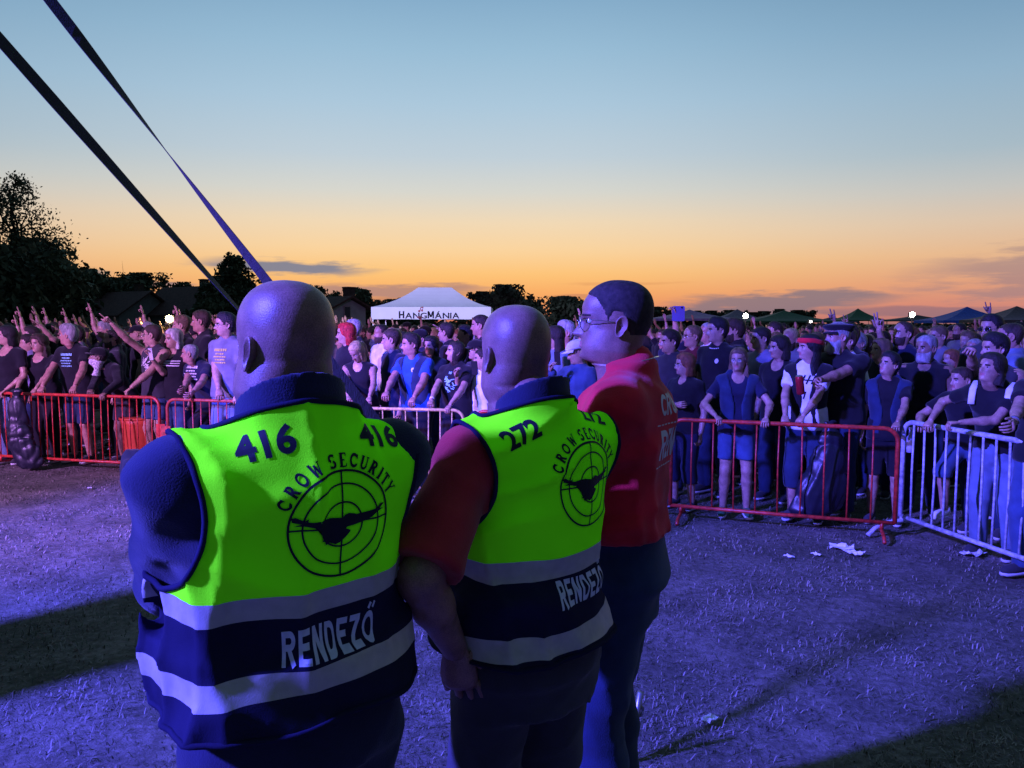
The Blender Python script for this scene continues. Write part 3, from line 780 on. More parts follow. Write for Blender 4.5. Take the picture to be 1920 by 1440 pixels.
def cut_mesh(V, F, fns, delete=None):
    """split the mesh along the zero level of each fn (numpy, per vertex); delete: list of fns whose positive side is removed"""
    bm = bmesh.new(); vs = [bm.verts.new(tuple(p)) for p in V]; bm.verts.ensure_lookup_table()
    for f in F:
        try: bm.faces.new([vs[int(i)] for i in f])
        except ValueError: pass
    for k, fn in enumerate(fns):
        bm.verts.index_update(); co = np.array([v.co[:] for v in bm.verts]); val = fn(co)
        val[np.abs(val) < 1e-4] = 1e-4
        es = [e for e in bm.edges if val[e.verts[0].index]*val[e.verts[1].index] < 0]
        new = []
        for e in es:
            a, b = val[e.verts[0].index], val[e.verts[1].index]
            t = a/(a-b); _, nv = bmesh.utils.edge_split(e, e.verts[0], t); new.append(nv)
        bmesh.ops.connect_verts(bm, verts=new)
        if delete and delete[k]:
            bm.verts.index_update(); sn = set(new); co = np.array([v.co[:] for v in bm.verts]); val = fn(co)
            dead = [v for i, v in enumerate(bm.verts) if val[i] > 0 and v not in sn and abs(val[i]) > 1e-5]
            bmesh.ops.delete(bm, geom=dead, context='VERTS')
            dead = [f for f in bm.faces if fn(np.array([f.calc_center_median()[:]]))[0] > 0]
            bmesh.ops.delete(bm, geom=dead, context='FACES')
    return bm
def boundary_loops(bm):
    es = set(e for e in bm.edges if e.is_boundary); loops = []
    while es:
        e = es.pop(); a, b = e.verts; lp = [a, b]
        while True:
            nx = [x for x in lp[-1].link_edges if x in es]
            if not nx: break
            e = nx[0]; es.discard(e); lp.append(e.other_vert(lp[-1]))
            if lp[-1] is lp[0]: break
        loops.append([v.co.copy() for v in lp])
    return [l for l in loops if len(l) > 20]
#@@PART2
# ================================================================== setting
def ground():
    n = 90
    # one sheet to the horizon, finer near the camera, with slight unevenness
    def ax(k): t = np.linspace(-1, 1, k); return np.sign(t)*(np.abs(t)**4*1400+np.abs(t)*26)
    xs = ax(2*n+1); ys = ax(2*n+1)+6
    X, Y = np.meshgrid(xs, ys, indexing='ij')
    Z = .012*np.sin(X*1.7+Y*.9)+.010*np.sin(X*.8-Y*2.3+1)+.006*np.sin(X*5.1+2*np.sin(Y*3.3))
    Z *= np.clip(1-np.hypot(X, Y)/30, 0, 1)
    m = len(ys); V = np.stack([X.ravel(), Y.ravel(), Z.ravel()-.012], 1)
    i, j = np.meshgrid(np.arange(len(xs)-1), np.arange(m-1), indexing='ij'); i = i.ravel(); j = j.ravel()
    F = np.stack([i*m+j, (i+1)*m+j, (i+1)*m+j+1, i*m+j+1], 1)
    mt = bpy.data.materials.new('turf'); mt.use_nodes = True; nt = mt.node_tree; N = nt.nodes; L = nt.links; b = N['Principled BSDF']
    tc = N.new('ShaderNodeTexCoord')
    def nz(sc_, det=6, rough=.6):
        q = N.new('ShaderNodeTexNoise'); q.inputs['Scale'].default_value = sc_; q.inputs['Detail'].default_value = det; q.inputs['Roughness'].default_value = rough
        L.new(tc.outputs['Object'], q.inputs['Vector']); return q.outputs[0]
    r1 = N.new('ShaderNodeValToRGB'); e = r1.color_ramp.elements
    e[0].position = .34; e[0].color = (.050, .054, .036, 1); e[1].position = .66; e[1].color = (.28, .255, .215, 1)
    k = e.new(.5); k.color = (.135, .128, .10, 1)
    mm = N.new('ShaderNodeMath'); mm.operation = 'MULTIPLY_ADD'; L.new(nz(22, 9, .75), mm.inputs[0]); mm.inputs[1].default_value = .62
    m2 = N.new('ShaderNodeMath'); m2.operation = 'MULTIPLY'; L.new(nz(1.9, 4), m2.inputs[0]); m2.inputs[1].default_value = .42; L.new(m2.outputs[0], mm.inputs[2])
    L.new(mm.outputs[0], r1.inputs[0]); L.new(r1.outputs[0], b.inputs['Base Color']); b.inputs['Roughness'].default_value = .95; b.inputs['Specular IOR Level'].default_value = .1
    bp = N.new('ShaderNodeBump'); bp.inputs['Strength'].default_value = .9; bp.inputs['Distance'].default_value = .03; L.new(nz(38, 8, .75), bp.inputs['Height']); L.new(bp.outputs[0], b.inputs['Normal'])
    o = mesh_obj('ground', V, F, mt); tag(o, 'trampled dry grass field under the violet stage light', None, kind='structure'); return o
ground()
def gz(x, y):
    z = .012*np.sin(x*1.7+y*.9)+.010*np.sin(x*.8-y*2.3+1)+.006*np.sin(x*5.1+2*np.sin(y*3.3))
    return z*np.clip(1-np.hypot(x, y)/30, 0, 1)-.012
def grass():
    r = np.random.RandomState(3); n = 150000
    d = 1.7+(r.rand(n)**1.25)*11; a = (r.rand(n)-.5)*R(80)
    x = np.tan(a)*d; y = d
    cl = np.sin(x*4.1+np.sin(y*3.0)*2)+np.sin(y*5.3+np.sin(x*2.1)*2)+.8*np.sin(x*11+y*7)
    keep = r.rand(n) < np.clip(.62+.22*cl, .12, 1); x = x[keep]; y = y[keep]; cl = cl[keep]; n = len(x)
    ang = r.rand(n)*6.283; lay = r.rand(n)
    L = .014+.028*r.rand(n)**2; L[r.rand(n) < .02] *= 2.2
    h = L*(.25+.75*lay); w = (.0011+.0012*r.rand(n))*(1+.16*y)
    dx = np.cos(ang); dy = np.sin(ang); z = gz(x, y)
    px, py = -dy*w, dx*w; q = L*(1.1-.6*lay)
    A = np.stack([x-px, y-py, z], 1); B = np.stack([x+px, y+py, z], 1)
    C = np.stack([x+dx*q*.5+px*.8, y+dy*q*.5+py*.8, z+h*.75], 1); D = np.stack([x+dx*q*.5-px*.8, y+dy*q*.5-py*.8, z+h*.75], 1)
    E = np.stack([x+dx*q+px*.2, y+dy*q+py*.2, z+h*.9], 1); G_ = np.stack([x+dx*q-px*.2, y+dy*q-py*.2, z+h*.9], 1)
    V = np.stack([A, B, C, D, E, G_], 1).reshape(-1, 3); k = np.arange(n)*6
    F = np.concatenate([np.stack([k, k+1, k+2, k+3], 1), np.stack([k+3, k+2, k+4, k+5], 1)])
    tone = (cl*.25+r.rand(n)*1.3 > .62).astype(int)+(r.rand(n) < .018)
    mi = np.concatenate([np.minimum(tone, 2)]*2)
    ms = [mat('blade_green', (.075, .085, .05), .8, .4, 3), mat('blade_dry', (.22, .20, .16), .8, .4, 3), mat('blade_straw', (.29, .265, .22), .8, .3, 3)]
    o = mesh_obj('grass', V, F, ms, mi, smooth=False); tag(o, 'short dry trodden grass blades and straw', None, kind='stuff')
grass()

# ------------------------------------------------------------------ trees
LEAF = [mat('leaf_dark', (.040, .058, .028), .8, .5, .6), mat('leaf_mid', (.085, .11, .055), .8, .5, .6)]
BARK = mat('bark', (.05, .04, .03), .95, .4, 6, .8, 20)
def tree(px, d, top, width, label, kind='tree', sparse=0.0, n=6500, base=0, seed=0, leaf=.11, clumps=None, group='trees beyond the crowd', lobes=9, low=.25, poplar=False, cat='tree'):
    """px,top: picture column of the trunk and row of the crown top; width: crown width in m"""
    r = np.random.RandomState(seed+int(abs(px)*3)); top_w = P(px, top, d); H = top_w.z; X0 = top_w.x
    t = empty(kind, (X0, d, 0)); tag(t, label, cat, group)
    mb = MB(); rw = width/2
    mb.tube([(0, 0, -.1), (.03*H, 0, H*.2), (0, .02*H, H*.45), (.02*H, 0, H*.72)], [.022*H+.05, .018*H+.03, .012*H+.02, .004*H], 8)
    LB = []
    for i in range(lobes):
        a = r.rand()*6.283; zz = low+(1-low)*(i+.5)/lobes*.92; rr = rw*math.sin(min(1, (1.08-zz)*1.9)*1.45)*(.35+.45*r.rand()) if not poplar else rw*.25*r.rand()
        c = np.array((math.cos(a)*rr, math.sin(a)*rr*.8, H*zz*.96)); R_ = rw*(.36+.22*r.rand())*(1 if zz < .8 else .75)
        LB.append((c, R_)); st = np.array((0, 0, H*max(.15, zz-.28)))
        mb.tube([st, (st+c)/2+r.randn(3)*.03*H, c], [.010*H, .006*H, .002*H+.01], 6)
        for k in range(4):
            e = c+r.randn(3)*R_*.5; mb.tube([c*.8+st*.2, (c+e)/2+r.randn(3)*.02*H, e], [.004*H, .003*H, .005], 5)
    LB.append((np.array((0, 0, H*.93)), rw*.22))
    mb_obj('trunk', mb, BARK, t, True)
    nc = clumps or int(n/34); V = []; mi = []
    per = max(6, n//nc)
    for k in range(nc):
        c, R_ = LB[r.randint(len(LB))]
        v = r.randn(3); v /= np.linalg.norm(v); rad = R_*(.45+.65*r.rand()**.6)
        cc = c+v*rad*np.array((1, 1, .82)); cr = R_*(.16+.16*r.rand())*(1+sparse*.3)
        if cc[2] > H: cc[2] = H-.1
        p = cc+r.randn(per, 3)*cr*.75
        u = r.randn(per, 3); u /= np.linalg.norm(u, axis=1)[:, None]; w_ = np.cross(u, r.randn(per, 3)); w_ /= np.linalg.norm(w_, axis=1)[:, None]
        s_ = leaf*(.6+.8*r.rand(per))[:, None]
        V.append(np.stack([p-u*s_, p+w_*s_*.5, p+u*s_, p-w_*s_*.5], 1).reshape(-1, 3)); mi += [r.randint(2)]*per
    V = np.concatenate(V); V[:, 2] = np.clip(V[:, 2], .2, H*1.02); F = np.arange(len(V)).reshape(-1, 4)
    mesh_obj('crown', V, F, LEAF, mi, t, smooth=False); return t
tree(28, 40, 322, 5.2, 'tall loose-leaved tree at the left edge with sky showing through its top', n=5600, clumps=400, leaf=.085, lobes=16, low=.30, seed=4, sparse=.8, group=None)
tree(-60, 38, 400, 9, 'broad dark tree in front of the tall tree at the left edge', n=12000, leaf=.20, lobes=12, low=.12, group=None, seed=2)
tree(50, 44, 452, 6.0, 'dense dark round tree below the tall tree at the left edge', n=11000, leaf=.2, lobes=12, low=.15, group=None, seed=5)
tree(175, 62, 506, 8, 'dark bushy tree behind the left house roof', n=7000, leaf=.24, low=.2, seed=1)
tree(262, 66, 514, 7.4, 'low rounded tree above the middle house roof', n=5500, leaf=.2, low=.3, seed=3, sparse=.3)
tree(222, 70, 522, 6, 'dark tree filling the gap between the bushy and the rounded tree', n=4500, leaf=.24, low=.2, seed=8)
tree(346, 72, 530, 4.2, 'small tree top peeking over the ridge of the right house', n=2500, leaf=.17, low=.4, seed=6)
tree(436, 50, 476, 4.4, 'tall narrow dark tree beside the straps with a tufted top', n=8000, leaf=.16, lobes=14, low=.3, seed=11, poplar=True)
tree(408, 52, 520, 3.6, 'lower half of foliage left of the tall narrow tree', n=4000, leaf=.17, seed=12, lobes=7)
tree(465, 51, 525, 3.0, 'shrubby tree tucked right of the tall narrow tree', n=3000, leaf=.17, seed=13, lobes=7)
tree(597, 75, 535, 4.5, 'thin-topped tree just left of the pale house', n=3000, leaf=.18, low=.4, seed=14)
tree(655, 62, 540, 3.6, 'ragged tree directly behind the pale house wall', n=3000, leaf=.17, low=.3, seed=15)
tree(684, 60, 544, 3.4, 'ragged twin-topped tree right of the pale house', n=3000, leaf=.17, low=.3, seed=16)
tree(738, 90, 562, 8, 'low dark tree left behind the white marquee', n=3000, leaf=.26, low=.2, seed=17)
tree(775, 95, 560, 7, 'low tree seen over the left slope of the white marquee', n=2500, leaf=.26, low=.2, seed=27)
tree(905, 72, 548, 5.5, 'tree right at the marquee peak corner behind its right slope', n=4500, leaf=.2, low=.2, seed=18)
tree(950, 70, 536, 7.0, 'largest round tree between the marquee and the bald man', n=8000, leaf=.22, low=.15, seed=19)
tree(1000, 74, 556, 5.0, 'lower sparse tree behind the bald head with number 272', n=3500, leaf=.2, low=.2, seed=20)
tree(1058, 72, 557, 6.4, 'broad flat-topped tree left of the spectacled face', n=6500, leaf=.22, low=.12, seed=21)
tree(1090, 78, 566, 5.0, 'dark tree touching the spectacled face', n=3500, leaf=.22, low=.12, seed=22)
tree(1228, 90, 576, 5, 'dark tree right behind the neck of the man in red', n=3000, leaf=.24, low=.15, seed=23)
for i, (px, tp, w) in enumerate([(1262, 582, 6), (1298, 584, 7), (1335, 583, 7), (1372, 582, 6), (1408, 586, 6), (1436, 584, 6), (1462, 580, 4.6), (1498, 582, 5.2)]):
    tree(px, 120, tp, w, ['hedge-like tree left of the raised tablet', 'low tree over the pale canopy', 'low round tree above the short-haired tall man', 'low tree left of the bright lamp', 'small tree right of the bright lamp', 'low dark tree left of the pointed one', 'pointed small tree on the low skyline', 'spiky palm-like tree ending the low tree line'][i], n=2200, leaf=.34, low=.1, seed=30+i, lobes=7, group='low trees on the skyline')
def treeline():
    r = np.random.RandomState(9); V = []; mi = []
    for k in range(420):
        px = r.uniform(-1500, 3600); d = r.uniform(230, 330); x = (px-960)/FPX*d; h = r.uniform(1.0, 3.1)
        for q in range(26):
            p = np.array((x, d, 0))+r.randn(3)*np.array((3.5, 1.5, .1)); p[2] = r.rand()*h*(1-.06*abs(p[0]-x))
            a = r.rand()*6.28; s_ = .9; c, s2 = math.cos(a), math.sin(a)
            V += [p+np.array((-s_, 0, 0)), p+np.array((c*.3, s2*.3, s_*.55)), p+np.array((s_, 0, .1)), p+np.array((0, .3, -s_*.5))]; mi.append(r.randint(2))
    V = np.array(V); V[:, 2] = np.maximum(V[:, 2], 0)
    o = mesh_obj('treeline', V, np.arange(len(V)).reshape(-1, 4), LEAF, mi, smooth=False); tag(o, 'far off dark hedgerow along the flat horizon', None, kind='stuff')
treeline()

# ------------------------------------------------------------------ houses
def house(px, d, w, dep, eave, ridge, rz, label, wall, roofc, wins=()):
    x = P(px, 600, d).x; t = empty('house', (x, d, 0), rz); tag(t, label, 'house')
    m = MB(); W, D = w/2, dep/2
    m.add([(-W, -D, 0), (W, -D, 0), (W, D, 0), (-W, D, 0), (-W, -D, eave), (W, -D, eave), (W, D, eave), (-W, D, eave), (-W, 0, ridge), (W, 0, ridge)],
          [(0, 1, 5, 4), (2, 3, 7, 6), (1, 2, 6, 9, 5), (3, 0, 4, 8, 7)])
    mb_obj('wall', m, mat('plaster_'+wall, {'pale': (.30, .31, .28), 'dull': (.16, .17, .15)}[wall], .9, .15, 3, .3, 30), t)
    m = MB(); o = .35; dz = (ridge-eave)/D*o
    for s_ in (-1, 1):
        m.add([(-W-o, s_*(D+o), eave-dz+.03), (W+o, s_*(D+o), eave-dz+.03), (W+o, 0, ridge+.03), (-W-o, 0, ridge+.03), (-W-o, s_*(D+o), eave-dz+.15), (W+o, s_*(D+o), eave-dz+.15), (W+o, 0, ridge+.16), (-W-o, 0, ridge+.16)],
              [(0, 1, 2, 3), (4, 5, 6, 7), (0, 1, 5, 4), (1, 2, 6, 5), (0, 3, 7, 4)])
    rf = mb_obj('roof', m, mat('roof_'+roofc, (.06, .03, .022), .9, .4, 5, .8, 30), t)
    m = MB(); m.box((W*.35, .5, ridge+.15), (.5, .5, 1.0)); m.box((W*.35, .5, ridge+.68), (.6, .6, .08)); mb_obj('chimney', m, BARK, rf)
    for (face, u, z, ww, hh) in wins:
        f = MB(); g_ = MB()
        c = (u, -D-.02, z) if face == 'front' else (W+.02, u, z); dd = (ww, .08, hh) if face == 'front' else (.08, ww, hh)
        f.box(c, dd); fr = mb_obj('window', f, mat('window_frame', (.25, .22, .2), .6), t)
        g_.box((c[0]+(.045 if face != 'front' else 0), c[1]-(.045 if face == 'front' else 0), c[2]), (ww*.8 if face == 'front' else .02, .02 if face == 'front' else ww*.8, hh*.82)); mb_obj('pane', g_, mat('pane', (.02, .025, .03), .15, .1, spec=.6), fr)
    return t
house(78, 58, 7, 5.5, 2.5, 4.55, R(-28), 'dark house with a wide gable roof at the far left below the trees', 'dull', 'tile', [('front', -1.5, 1.5, .9, 1.0)])
house(236, 60, 6.0, 5.0, 2.5, 4.15, R(-30), 'dark house in the middle of three with its gable end turned right', 'dull', 'tile', [('side', 0, 1.5, .8, 1.0)])
house(358, 60, 6.2, 5.0, 2.6, 4.55, R(-32), 'dark roofed house nearest the bald man with number 416, grey gable', 'dull', 'tile', [('side', 0, 1.7, .8, 1.0)])
house(636, 46, 2.0, 2.4, 2.75, 3.3, R(-40), 'pale rendered house with one small window left of the marquee', 'pale', 'tile', [('side', -.2, 2.5, .45, .75)])

# ------------------------------------------------------------------ tents
def canopy(px, d, w, dep, zv, zt, zp, label, col, group=None, rz=0, ridge=0.0, name='canopy_tent'):
    x = P(px, 600, d).x; t = empty(name, (x, d, 0), rz); tag(t, label, 'tent', group); W, D = w/2, dep/2
    n = 8; m = MB(); V = []; F = []
    # four concave slopes from the eave rectangle to the ridge
    def lvl(k):
        q = k/n; cc = q**1.0; zz = zt+(zp-zt)*(.45*q+.55*q**2.1) ; return (W+(ridge/2-W)*cc, D+(.0-D)*cc*1.0, zz)
    rings = []
    for k in range(n+1):
        a, b, z = lvl(k); b = max(b, .01); a = max(a, .01); rings.append([(-a, -b, z), (0, -b, z-.02*(1-k/n)), (a, -b, z), (a, 0, z-.02*(1-k/n)), (a, b, z), (0, b, z), (-a, b, z), (-a, 0, z)])
    V = sum(rings, []); 
    for k in range(n):
        for j in range(8): F.append((k*8+j, k*8+(j+1) % 8, (k+1)*8+(j+1) % 8, (k+1)*8+j))
    F.append(tuple(n*8+j for j in range(8)))
    m.add(V, F); tm = cloth(col) if col != 'white' else mat('tent_white', (.70, .71, .76), .7, .05, 2, .1, 20); rf = mb_obj('roof', m, tm, t)
    m = MB(); V = []; pts = [(-W, -D), (W, -D), (W, D), (-W, D)]
    for i in range(4):
        a = np.array(pts[i]); b = np.array(pts[(i+1) % 4]); v = []
        k = 10
        for j in range(k+1):
            p = a+(b-a)*j/k; v += [(p[0]*1.002, p[1]*1.002, zt), (p[0]*1.004, p[1]*1.004, zv+.012*(j % 2))]
        m.add(v, [(2*j, 2*j+1, 2*j+3, 2*j+2) for j in range(k)])
    va = mb_obj('valance', m, tm, t)
    for sx in (-1, 1):
        for sy in (-1, 1):
            m = MB(); m.tube([(sx*(W-.05), sy*(D-.05), 0), (sx*(W-.05), sy*(D-.05), zt-.02)], .022, 6); mb_obj('leg', m, mat('tent_pole', (.3, .3, .3), .4, metal=.6), t)
    return t, va
MARQ, MVAL = canopy(816, 30, 4.45, 3.0, 1.99, 2.45, 3.24, 'white marquee with a ridged roof and dark lettering on its valance', 'white', ridge=1.30, name='marquee')
mat('print_dark', (.006, .007, .012), .7, .1)
def BL(ch):
    w = .2; b = lambda *a: bar2d(*a, w, 1)
    arcs = lambda cx, cy, r_, a0, a1, rx: ring2d(cx, cy, r_, w, a0, a1, 16, rx)
    g = {'R': [b(.1, 0, .1, 1), b(.1, .9, .42, .9), b(.1, .5, .42, .5), arcs(.40, .70, .20, -90, 90, 1.0), b(.34, .5, .62, 0)],
         'E': [b(.1, 0, .1, 1), b(.1, .1, .62, .1), b(.1, .5, .56, .5), b(.1, .9, .62, .9)],
         'N': [b(.1, 0, .1, 1), b(.12, .92, .56, .08), b(.58, 0, .58, 1)],
         'D': [b(.1, 0, .1, 1), b(.1, .9, .34, .9), b(.1, .1, .34, .1), arcs(.30, .5, .40, -90, 90, .74)],
         'Z': [b(.02, .9, .60, .9), b(.52, .86, .10, .12), b(.02, .1, .62, .1)],
         'O': [arcs(.34, .5, .40, 0, 360, .66)], 'H': [b(.1, 0, .1, 1), b(.1, .5, .6, .5), b(.62, 0, .62, 1)],
         'M': [b(.1, 0, .1, 1), b(.13, .9, .42, .2), b(.42, .2, .71, .9), b(.74, 0, .74, 1)], 'C': [arcs(.36, .5, .40, 45, 315, .72)],
         'W': [b(.06, 1, .22, .05), b(.22, .05, .42, .8), b(.42, .8, .62, .05), b(.62, .05, .78, 1)]}
    g['Ő'] = g['O']+[bar2d(.26, 1.08, .36, 1.26, .12, 1), bar2d(.48, 1.08, .58, 1.26, .12, 1)]
    return join2d(g[ch])
def block(txt, size, wk=1.0, gap=.13):
    its = []; x = 0
    for ch in txt:
        v, f = BL(ch); v = v*np.array((size*wk, size)); v[:, 0] += x-v[:, 0].min(); x = v[:, 0].max()+gap*size; its.append((v, f))
    return join2d(its)
def marquee_text():
    its = []; x = 0
    for ch, sz in (('H', .30), ('A', .235), ('N', .235), ('G', .235), ('M', .30), ('Á', .235), ('N', .235), ('I', .235), ('A', .235)):
        v, f = text_mesh(ch, sz*1.38, .007, align='LEFT') if ch not in 'HM' else (lambda q: (q[0]*np.array((1, 1)), q[1]))(block(ch, sz*.98, .85)); v = v*np.array((1.18, 1)); w_ = v[:, 0].max()-v[:, 0].min(); v[:, 0] += x-v[:, 0].min(); x += w_+.03; its.append((v, f))
    v, f = join2d(its); k = 2.28/x; v[:, 0] = v[:, 0]*k; v[:, 1] = v[:, 1]*.92
    V3 = np.stack([v[:, 0]-1.20, np.full(len(v), -1.515), v[:, 1]+2.03], 1)
    o = mesh_obj('lettering', V3, f, MATS['print_dark'], None, MVAL, smooth=False)
    nv, nf = join2d([bar2d(0, 0, .035, .13, .022), bar2d(.035, .13, .12, .15, .03), bar2d(.12, .15, .10, .03, .022), ring2d(-.02, 0, .025, .03), ring2d(.08, .02, .025, .03)])
    V3 = np.stack([nv[:, 0]-.42, np.full(len(nv), -1.517), nv[:, 1]+2.30], 1); mesh_obj('emblem', V3, nf, mat('print_red', (.35, .05, .04), .7), None, MVAL, smooth=False)
marquee_text()
for a in [(1292, 34, 3.6, 3, 1.95, 2.05, 2.45, 'pale mint canopy tent beside the raised tablet', 'lilac'), (1382, 60, 4.2, 3, 2.0, 2.1, 2.95, 'light grey canopy left of the bright white lamp', 'grey'),
          (1470, 48, 5.5, 3, 1.9, 2.0, 2.65, 'large dark green canopy right of the bright white lamp', 'green'), (1608, 60, 3.2, 3, 2.0, 2.1, 3.0, 'small pointed dark green canopy left of the peace-sign hand', 'green'),
          (1812, 42, 4.2, 3, 1.85, 2.0, 2.75, 'deep blue pointed canopy on the right behind the crowd', 'blue'), (1905, 36, 3.6, 3, 1.85, 2.0, 2.65, 'olive canopy cut by the right edge of the view', 'olive'),
          (1560, 75, 4, 3, 1.9, 2.0, 2.5, 'low dark canopy far off in front of the skyline', 'darkdenim'), (1720, 70, 7, 3, 2.0, 2.1, 2.6, 'long dark canopy behind the right floodlight', 'charcoal')]:
    canopy(*a, group='canopy tents at the back of the field')

# ------------------------------------------------------------------ floodlights
def flood(px, py, d, label, col, strength, r0=.09, energy=60):
    p = P(px, py, d); t = empty('floodlight', (p.x, d, 0)); tag(t, label, 'lamp')
    m = MB(); m.tube([(0, 0, 0), (0, 0, p.z-.15)], .03, 8); mb_obj('pole', m, mat('lamp_pole', (.1, .1, .1), .5, metal=.5), t)
    m = MB(); m.box((0, .06, p.z), (.22, .12, .18)); m.box((0, .05, p.z-.12), (.26, .04, .03)); mb_obj('housing', m, mat('lamp_pole', (.1, .1, .1)), t)
    m = MB(); m.tube([(0, -.015, p.z), (0, -.03, p.z), (0, -.05, p.z)], [r0*1.05, r0, r0*.5], 16); mb_obj('bulb', m, mat('glow_'+label[:6], col, emit=(col, strength)), t)
    l = bpy.data.lights.new('lamp_glow', 'POINT'); l.energy = energy; l.color = col; l.shadow_soft_size = .1
    o = bpy.data.objects.new('lamp_glow', l); COL.objects.link(o); o.location = (0, -1.2, p.z-.1); o.parent = t
flood(318, 598, 20, 'warm glaring floodlight over the left crowd', (1, .72, .25), 80, .09, 40)
flood(1398, 592, 36, 'glaring white floodlight left of the dark green canopy', (1, .95, .8), 80, .11, 10)
flood(1710, 590, 34, 'glaring yellowish floodlight right of the peace-sign hand', (1, .9, .55), 80, .11, 10)
flood(1880, 594, 60, 'small distant white lamp on the right skyline', (1, .95, .9), 40, .12, 2)
flood(1520, 603, 40, 'small orange lamp low behind the bandana woman', (1, .6, .25), 20, .05, 2)

# ------------------------------------------------------------------ unseen stage tower, added to cast the shade band on the left grass
def unseen_stage_tower(x, y, h, w):
    t = empty('unseen_stage_tower', (x, y, 0)); tag(t, 'unseen black stage truss tower added beyond the left edge for its shade', 'tower'); m = MB()
    for sx in (-1, 1):
        for sy in (-1, 1): m.tube([(sx*w/2, sy*w/2, 0), (sx*w/2, sy*w/2, h)], .025, 8)
    k = int(h/.4)
    for i in range(k):
        z0, z1 = i*h/k, (i+1)*h/k; s_ = 1 if i % 2 else -1
        for a, b in (((-w/2, -w/2), (w/2, -w/2)), ((w/2, -w/2), (w/2, w/2)), ((w/2, w/2), (-w/2, w/2)), ((-w/2, w/2), (-w/2, -w/2))):
            m.tube([(a[0], a[1], z0), (b[0], b[1], z1)], .01, 5); m.tube([(a[0], a[1], z1), (b[0], b[1], z1)], .01, 5)
    mb_obj('truss', m, mat('truss', (.05, .05, .05), .5, metal=.5), t, True)
    m = MB(); m.box((0, 0, 1.6), (w*1.3, w*1.3, 2.6)); sp_ = mb_obj('unseen_speaker_stack', m, mat('speaker', (.015, .015, .016), .7), t)  # solid box added to block the lamp and throw the shade band
    return t
# ------------------------------------------------------------------ barriers
BARR = {}
def barrier(key, p0, p1, zt, zb, nb, col, label, rails=.019, foot='plate', arcs=(True, True), footr=0):
    p0 = Vector(p0+(0,)); p1 = Vector(p1+(0,)); D = p1-p0; L = D.length; rz = math.atan2(D.y, D.x)
    t = empty('crowd_barrier', p0, rz); tag(t, label, 'barrier', 'crowd barriers in a line')
    cm = mat('paint_'+col, {'red': (.48, .035, .022), 'yellow': (.60, .42, .17), 'galv': (.42, .44, .50), 'rust': (.36, .05, .03)}[col], .42, .45, 26, .25, 70, .5)
    r0 = .11; m = MB(); pts = [(0, 0, zb)]
    if arcs[0]: pts += [(0, 0, zt-r0)]+[(r0-r0*math.cos(a), 0, zt-r0+r0*math.sin(a)) for a in np.linspace(.25, math.pi/2, 6)]
    else: pts += [(0, 0, zt)]
    if arcs[1]: pts += [(L-r0+r0*math.sin(a), 0, zt-r0+r0*math.cos(a)) for a in np.linspace(0, math.pi/2-.25, 6)]+[(L, 0, zt-r0)]
    else: pts += [(L, 0, zt)]
    pts += [(L, 0, zb)]
    # resample so that bends stay round
    m.tube(pts, rails, 10)
    mb_obj('frame', m, cm, t, True)
    m = MB(); m.tube([(0, 0, zb), (L/2, 0, zb-.004), (L, 0, zb)], rails*.92, 8); mb_obj('bottom_rail', m, cm, t, True)
    rs = random.Random(key)
    for i in range(nb):
        x = L*(i+1)/(nb+1); ztop = zt if r0 < x < L-r0 else zt-r0+math.sqrt(max(0, r0*r0-(r0-min(x, L-x))**2))
        m = MB(); k = rs.uniform(-.006, .006); m.tube([(x, 0, zb), (x+k, k, (zb+ztop)/2), (x, 0, ztop)], .0075 if col != 'galv' else .0095, 6); mb_obj('bar', m, cm, t, True)
    for x in (.10, L-.10):
        m = MB()
        if foot == 'arc':
            x = 0.02 if x < 1 else L-.02
            m.tube([(x, -.34, .01), (x, -.27, .07), (x, -.14, .115), (x, 0, .125), (x, .14, .115), (x, .27, .07), (x, .34, .01)], .020, 8)
            m.tube([(x, 0, .12), (x, 0, zb)], rails, 8)
        else:
            m.tube([(x, -.26, .015), (x, -.20, .05), (x, 0, .06), (x, .20, .05), (x, .26, .015)], .016, 8); m.tube([(x, 0, .06), (x, 0, zb)], .016, 8)
        mb_obj('foot', m, cm, t, True)
    m = MB()
    if key in ('L1', 'L2'): m.box((L+.02 if key == 'L1' else -.02, -.01, .55), (.13, .012, .16)); mb_obj('hook_plate', m, cm, t)
    BARR[key] = (p0, p1, zt)
    return t
barrier('L1', (-6.75, 9.85), (-4.28, 9.2), .95, .13, 23, 'red', 'red crowd barrier at the far left with the black bag hung over it')
barrier('L2', (-4.10, 9.02), (-1.95, 8.42), .95, .13, 18, 'rust', 'red crowd barrier behind the bald man with number 416')
barrier('L3', (-2.36, 8.20), (-.50, 7.85), .95, .13, 14, 'yellow', 'yellow crowd barrier between the two hi-vis men', .017)
barrier('M1', (-.38, 7.80), (1.40, 7.17), .95, .13, 13, 'red', 'red crowd barrier hidden mostly by number 272 and the man in red')
barrier('R1', (1.50, 7.12), (3.30, 6.46), .95, .13, 9, 'red', 'red crowd barrier right of the man in the red t-shirt')
barrier('W1', (3.42, 6.60), (3.84, 4.72), 1.0, .16, 15, 'galv', 'pale galvanised crowd barrier at the right running towards the camera', .021, 'arc')
def rail(key, px, up=.045, back=.03):
    p0, p1, zt = BARR[key]; k = (px-960)/FPX   # X = k * horizontal distance along the central axis (pitch is small)
    D = p1-p0; t = (p0.x-k*p0.y)/(k*D.y-D.x); q = p0+D*t; r_ = Vector((q.x, q.y, zt+up)); n = Vector((q.x, q.y, 0)).normalized(); return r_+n*back

